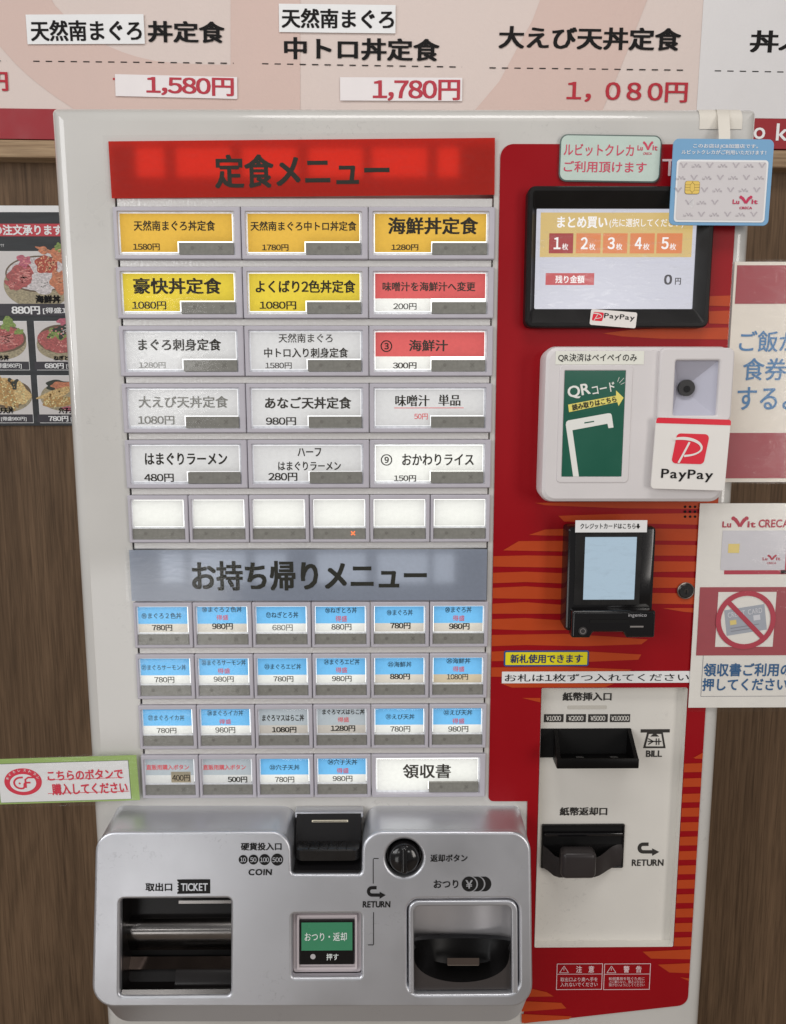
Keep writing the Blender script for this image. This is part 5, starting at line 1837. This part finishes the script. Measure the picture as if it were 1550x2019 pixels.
mb = MB()
yr = sl.rect(994, 1283, 1160.5, 1313.5)
mb.loft(sl, yr, 0.0022, [(0, -0.0004), (0, 0)], mat('sticker_navy', (38, 66, 120), rough=0.4))
mb.poly(sl, rrect(yr, 0.0022, 0.0016), mat('sticker_gold', (214, 184, 26), rough=0.4), 0.0002)
NV = mat('navy_print', (34, 44, 84), rough=0.4)
mb.text(sl, '新札使用できます', (1006.5, 1290, 1148.5, 1307), NV, 0.0004, 0.028)
tag(mb.build('bill_sticker'), 'yellow sticker with a blue border, below the card terminal', 'sticker')

# green bordered sign at the lower left
lgp = tilted((0, 1497), (270, 1489), None, 0.0062)
lw = lgp.px(272, 1530)[0]
lh = lgp.px(136, 1582)[1]
xl0 = lgp.px(-18, 1540)[0]
root, mb = sheet('bordered_sign', 'laminated white sign with green border, red round emblem and red lettering at the left edge', 'sign', lgp, (xl0, 0, lw, lh), mat('sign_green', (132, 156, 90), rough=0.45, vary=0.03))
c0 = lgp.px(0, 1506)
c1 = lgp.px(266, 1574)
mb.rect(lgp, (xl0 + 0.008, c0[1], c1[0] - 0.0035, c1[1] + 0.0006), mat('sign_line', (60, 62, 60)), 0.0002)
mb.rect(lgp, (xl0 + 0.0083, c0[1] + 0.0004, c1[0] - 0.0039, c1[1] + 0.0002), mat('sign_white', (206, 198, 200), rough=0.5, vary=0.02), 0.0004)
SR = mat('sign_red', (182, 46, 64), rough=0.5)
ce = lgp.px(46, 1541)
ex, ey = abs(lgp.px(83, 1541)[0] - ce[0]), abs(lgp.px(46, 1567.5)[1] - ce[1])
mb.poly(lgp, disc(ce, ex, 48, ey), SR, 0.0006)
mb.poly(lgp, disc((ce[0], ce[1] + 0.0012), ex * 0.70, 40, ey * 0.66), mat('sign_white', (206, 198, 200)), 0.0008)
e_ = lambda a, b: (ce[0] + ex * a, ce[1] + ey * b + 0.0012)
mb.stroke(lgp, [e_(.02, -.42), e_(-.28, -.40), e_(-.46, -.18), e_(-.48, .06), e_(-.36, .32), e_(-.12, .42), e_(.06, .36), e_(.06, -.02), e_(.40, -.02)], 0.0019, SR, 0.0010)
mb.stroke(lgp, [e_(.14, .36), e_(.14, -.26), e_(.30, -.40), e_(.62, -.40)], 0.0019, SR, 0.00105)
mb.poly(lgp, disc(e_(-.18, .02), 0.0011, 12), SR, 0.0010)
for i, s_ in enumerate('まぐろレストラン'):
    a = math.radians(-160 + 140 * i / 7)
    c_ = (ce[0] + ex * 0.86 * math.cos(a), ce[1] + ey * 0.86 * math.sin(a))
    tu = lgp.u * -math.sin(a) + lgp.v * math.cos(a)
    mb.text(Pl(lgp.p(*c_), tu), s_, (-0.0013, -0.0013, 0.0013, 0.0013), mat('sign_white', (206, 198, 200)), 0.0008, 0.02, local=True)
mb.text(lgp, 'こちらのボタンで', (93, 1519, 243.5, 1534.5), SR, 0.0007, 0.03, style='round')
mb.text(lgp, '購入してください', (102, 1545, 253, 1563), SR, 0.0007, 0.03, style='round')
for x0, x1, y in ((93, 244, 1536.5), (95, 255, 1563.6)):
    a, b = lgp.px(x0, y), lgp.px(x1, y - 5)
    mb.rect(lgp, (a[0], a[1], b[0], a[1] + 0.0006), SR, 0.0007)
mb.build('printed_card', root)
mb = MB()
mb.rect(lgp, (xl0 - 0.003, -0.0024, lw + 0.0012, lh + 0.0035), LAMINATE, 0.0012)
mb.build('laminate_cover', root)

# rice notice at the right edge
np_ = front(0.0030)
MAR = mat('notice_maroon', (138, 64, 70), rough=0.5, vary=0.03)
NPAP = mat('notice_paper', (198, 188, 178), rough=0.55, vary=0.03)
nx = (np_.px(1447, 520)[0] + np_.px(1425, 948)[0]) / 2
r = (nx, np_.px(1500, 516)[1], nx + 0.21, np_.px(1500, 950.5)[1])
root, mb = sheet('rice_notice', 'white laminated notice with maroon bands and large blue lettering, sticking out beside the code reader', 'notice', np_, r, NPAP)
mb.rect(np_, (r[0] + 0.0022, np_.px(1500, 523)[1], r[2] - 0.003, np_.px(1500, 599)[1]), MAR, 0.0003)
mb.rect(np_, (r[0], np_.px(1500, 853.5)[1], r[2] - 0.003, np_.px(1500, 943)[1]), MAR, 0.0003)
BLU = mat('notice_blue', (74, 112, 150), rough=0.55)
mb.text(np_, 'ご飯が', (1459, 652, 1574, 694), BLU, 0.0004, 0.012)
mb.text(np_, '食券を', (1466, 706, 1589, 750), BLU, 0.0004, 0.012)
mb.text(np_, 'するよう', (1455, 763, 1617, 808), BLU, 0.0004, 0.012)
mb.build('printed_card', root)
mb = MB()
mb.loft(np_, (r[0] - 0.0028, r[1] - 0.0022, r[2] + 0.003, r[3] + 0.002), 0.003, [(0, 0.0007), (0.0003, 0.0009)], LAMINATE)
mb.build('laminate_cover', root)

# card notice at the right edge
kp = front(0.0034)
kx = (kp.px(1380, 995)[0] + kp.px(1358, 1392)[0]) / 2
r = (kx, kp.px(1450, 992.5)[1], kx + 0.21, kp.px(1450, 1395)[1])
KPAP = mat('receipt_notice_paper', (204, 192, 186), rough=0.55, vary=0.03)
root, mb = sheet('receipt_notice', 'white notice with a crossed out bank card, sticking out below the rice notice', 'notice', kp, r, KPAP)
KR_ = mat('receipt_notice_red', (152, 52, 66), rough=0.55)
vmark(mb, kp, 1424.5, 1019, 1489.5, 1040, KR_, 0.0003)
mb.text(kp, 'CRECA', (1496, 1024, 1556, 1040), KR_, 0.0003, 0.03, style='round')
mb.prect(kp, 1428, 1124.5, 1620, 1132, KR_, 0.0002)
mb.prect(kp, 1545, 1050, 1620, 1131, KR_, 0.0002)
mb.prect(kp, 1425, 1046, 1547, 1123.5, mat('print_card', (176, 174, 178), rough=0.5, vary=0.04), 0.0004)
mb.prect(kp, 1436, 1072, 1457, 1090, mat('print_chip', (196, 176, 110), rough=0.5, vary=0.1), 0.0006)
vmark(mb, kp, 1503.5, 1094, 1538.5, 1104.5, KR_, 0.0006)
mb.text(kp, 'CRECA', (1512, 1108, 1530, 1112), KR_, 0.0006, 0.02)
by0, by1 = 1157.5, 1292
xb_ = (kp.px(1380, 1158)[0] + kp.px(1372.5, 1292)[0]) / 2
mb.rect(kp, (xb_, kp.px(1450, by0)[1], r[2] - 0.004, kp.px(1450, by1)[1]), MAR, 0.0004)
sqr = (kp.px(1413, 1220)[0], kp.px(1450, 1167)[1], kp.px(1527, 1220)[0], kp.px(1450, 1275)[1])
mb.rect(kp, sqr, KPAP, 0.0006)
cc = kp.px(1469.5, 1222)
ccard = mat('print_grey_card', (140, 144, 152), rough=0.5)
rt = Pl(kp.p(*cc), (math.cos(0.16), 0, math.sin(0.16)))
mb.rect(rt, (-0.0205, -0.0135, 0.0205, 0.0135), ccard, 0.0008)
mb.text(rt, 'CREDIT CARD', (-0.0175, -0.0105, 0.0175, -0.0050), mat('print_pale', (178, 178, 182)), 0.0010, 0.015, local=True)
mb.rect(rt, (-0.016, -0.002, -0.0095, 0.003), mat('print_chip', (196, 176, 110)), 0.0010)
mb.rect(rt, (0.008, -0.0035, 0.0150, 0.0020), mat('print_pale', (178, 178, 182)), 0.0010)
for yy in (0.006, 0.0092):
    mb.rect(rt, (-0.016, yy, 0.004 if yy > 0.007 else 0.013, yy + 0.0007), mat('print_dark', (112, 112, 120)), 0.0010)
RO = abs(kp.px(1528.5, 1222)[0] - cc[0])
mb.ring(kp, cc, RO * 0.83, RO, KR_, 0.0013)
mb.stroke(kp, [(cc[0] - RO * 0.62, cc[1] - RO * 0.62), (cc[0] + RO * 0.62, cc[1] + RO * 0.62)], RO * 0.16, KR_, 0.0012)
KL = mat('notice_line', (96, 96, 104))
KB = mat('notice_navy', (44, 82, 120), rough=0.55)
xl_ = kp.px(1384, 1330)[0]
yb_ = kp.px(1450, 1373)[1]
mb.rect(kp, (xl_, kp.px(1450, by1)[1], xl_ + 0.0004, yb_), KL, 0.0003)
mb.rect(kp, (xl_ + 0.0004, yb_ - 0.0004, r[2] - 0.004, yb_), KL, 0.0003)
mb.text(kp, '領収書ご利用の', (1388, 1307.5, 1560, 1333), KB, 0.0004, 0.024, style='round')
mb.text(kp, '押してください。', (1385.5, 1337, 1562, 1361.5), KB, 0.0004, 0.024, style='round')
mb.build('printed_card', root)
mb = MB()
mb.loft(kp, (r[0] - 0.0005, r[1] - 0.0008, r[2] + 0.003, r[3] + 0.004), 0.002, [(0, 0.0016), (0.0003, 0.0018)], LAMINATE)
mb.build('laminate_cover', root)
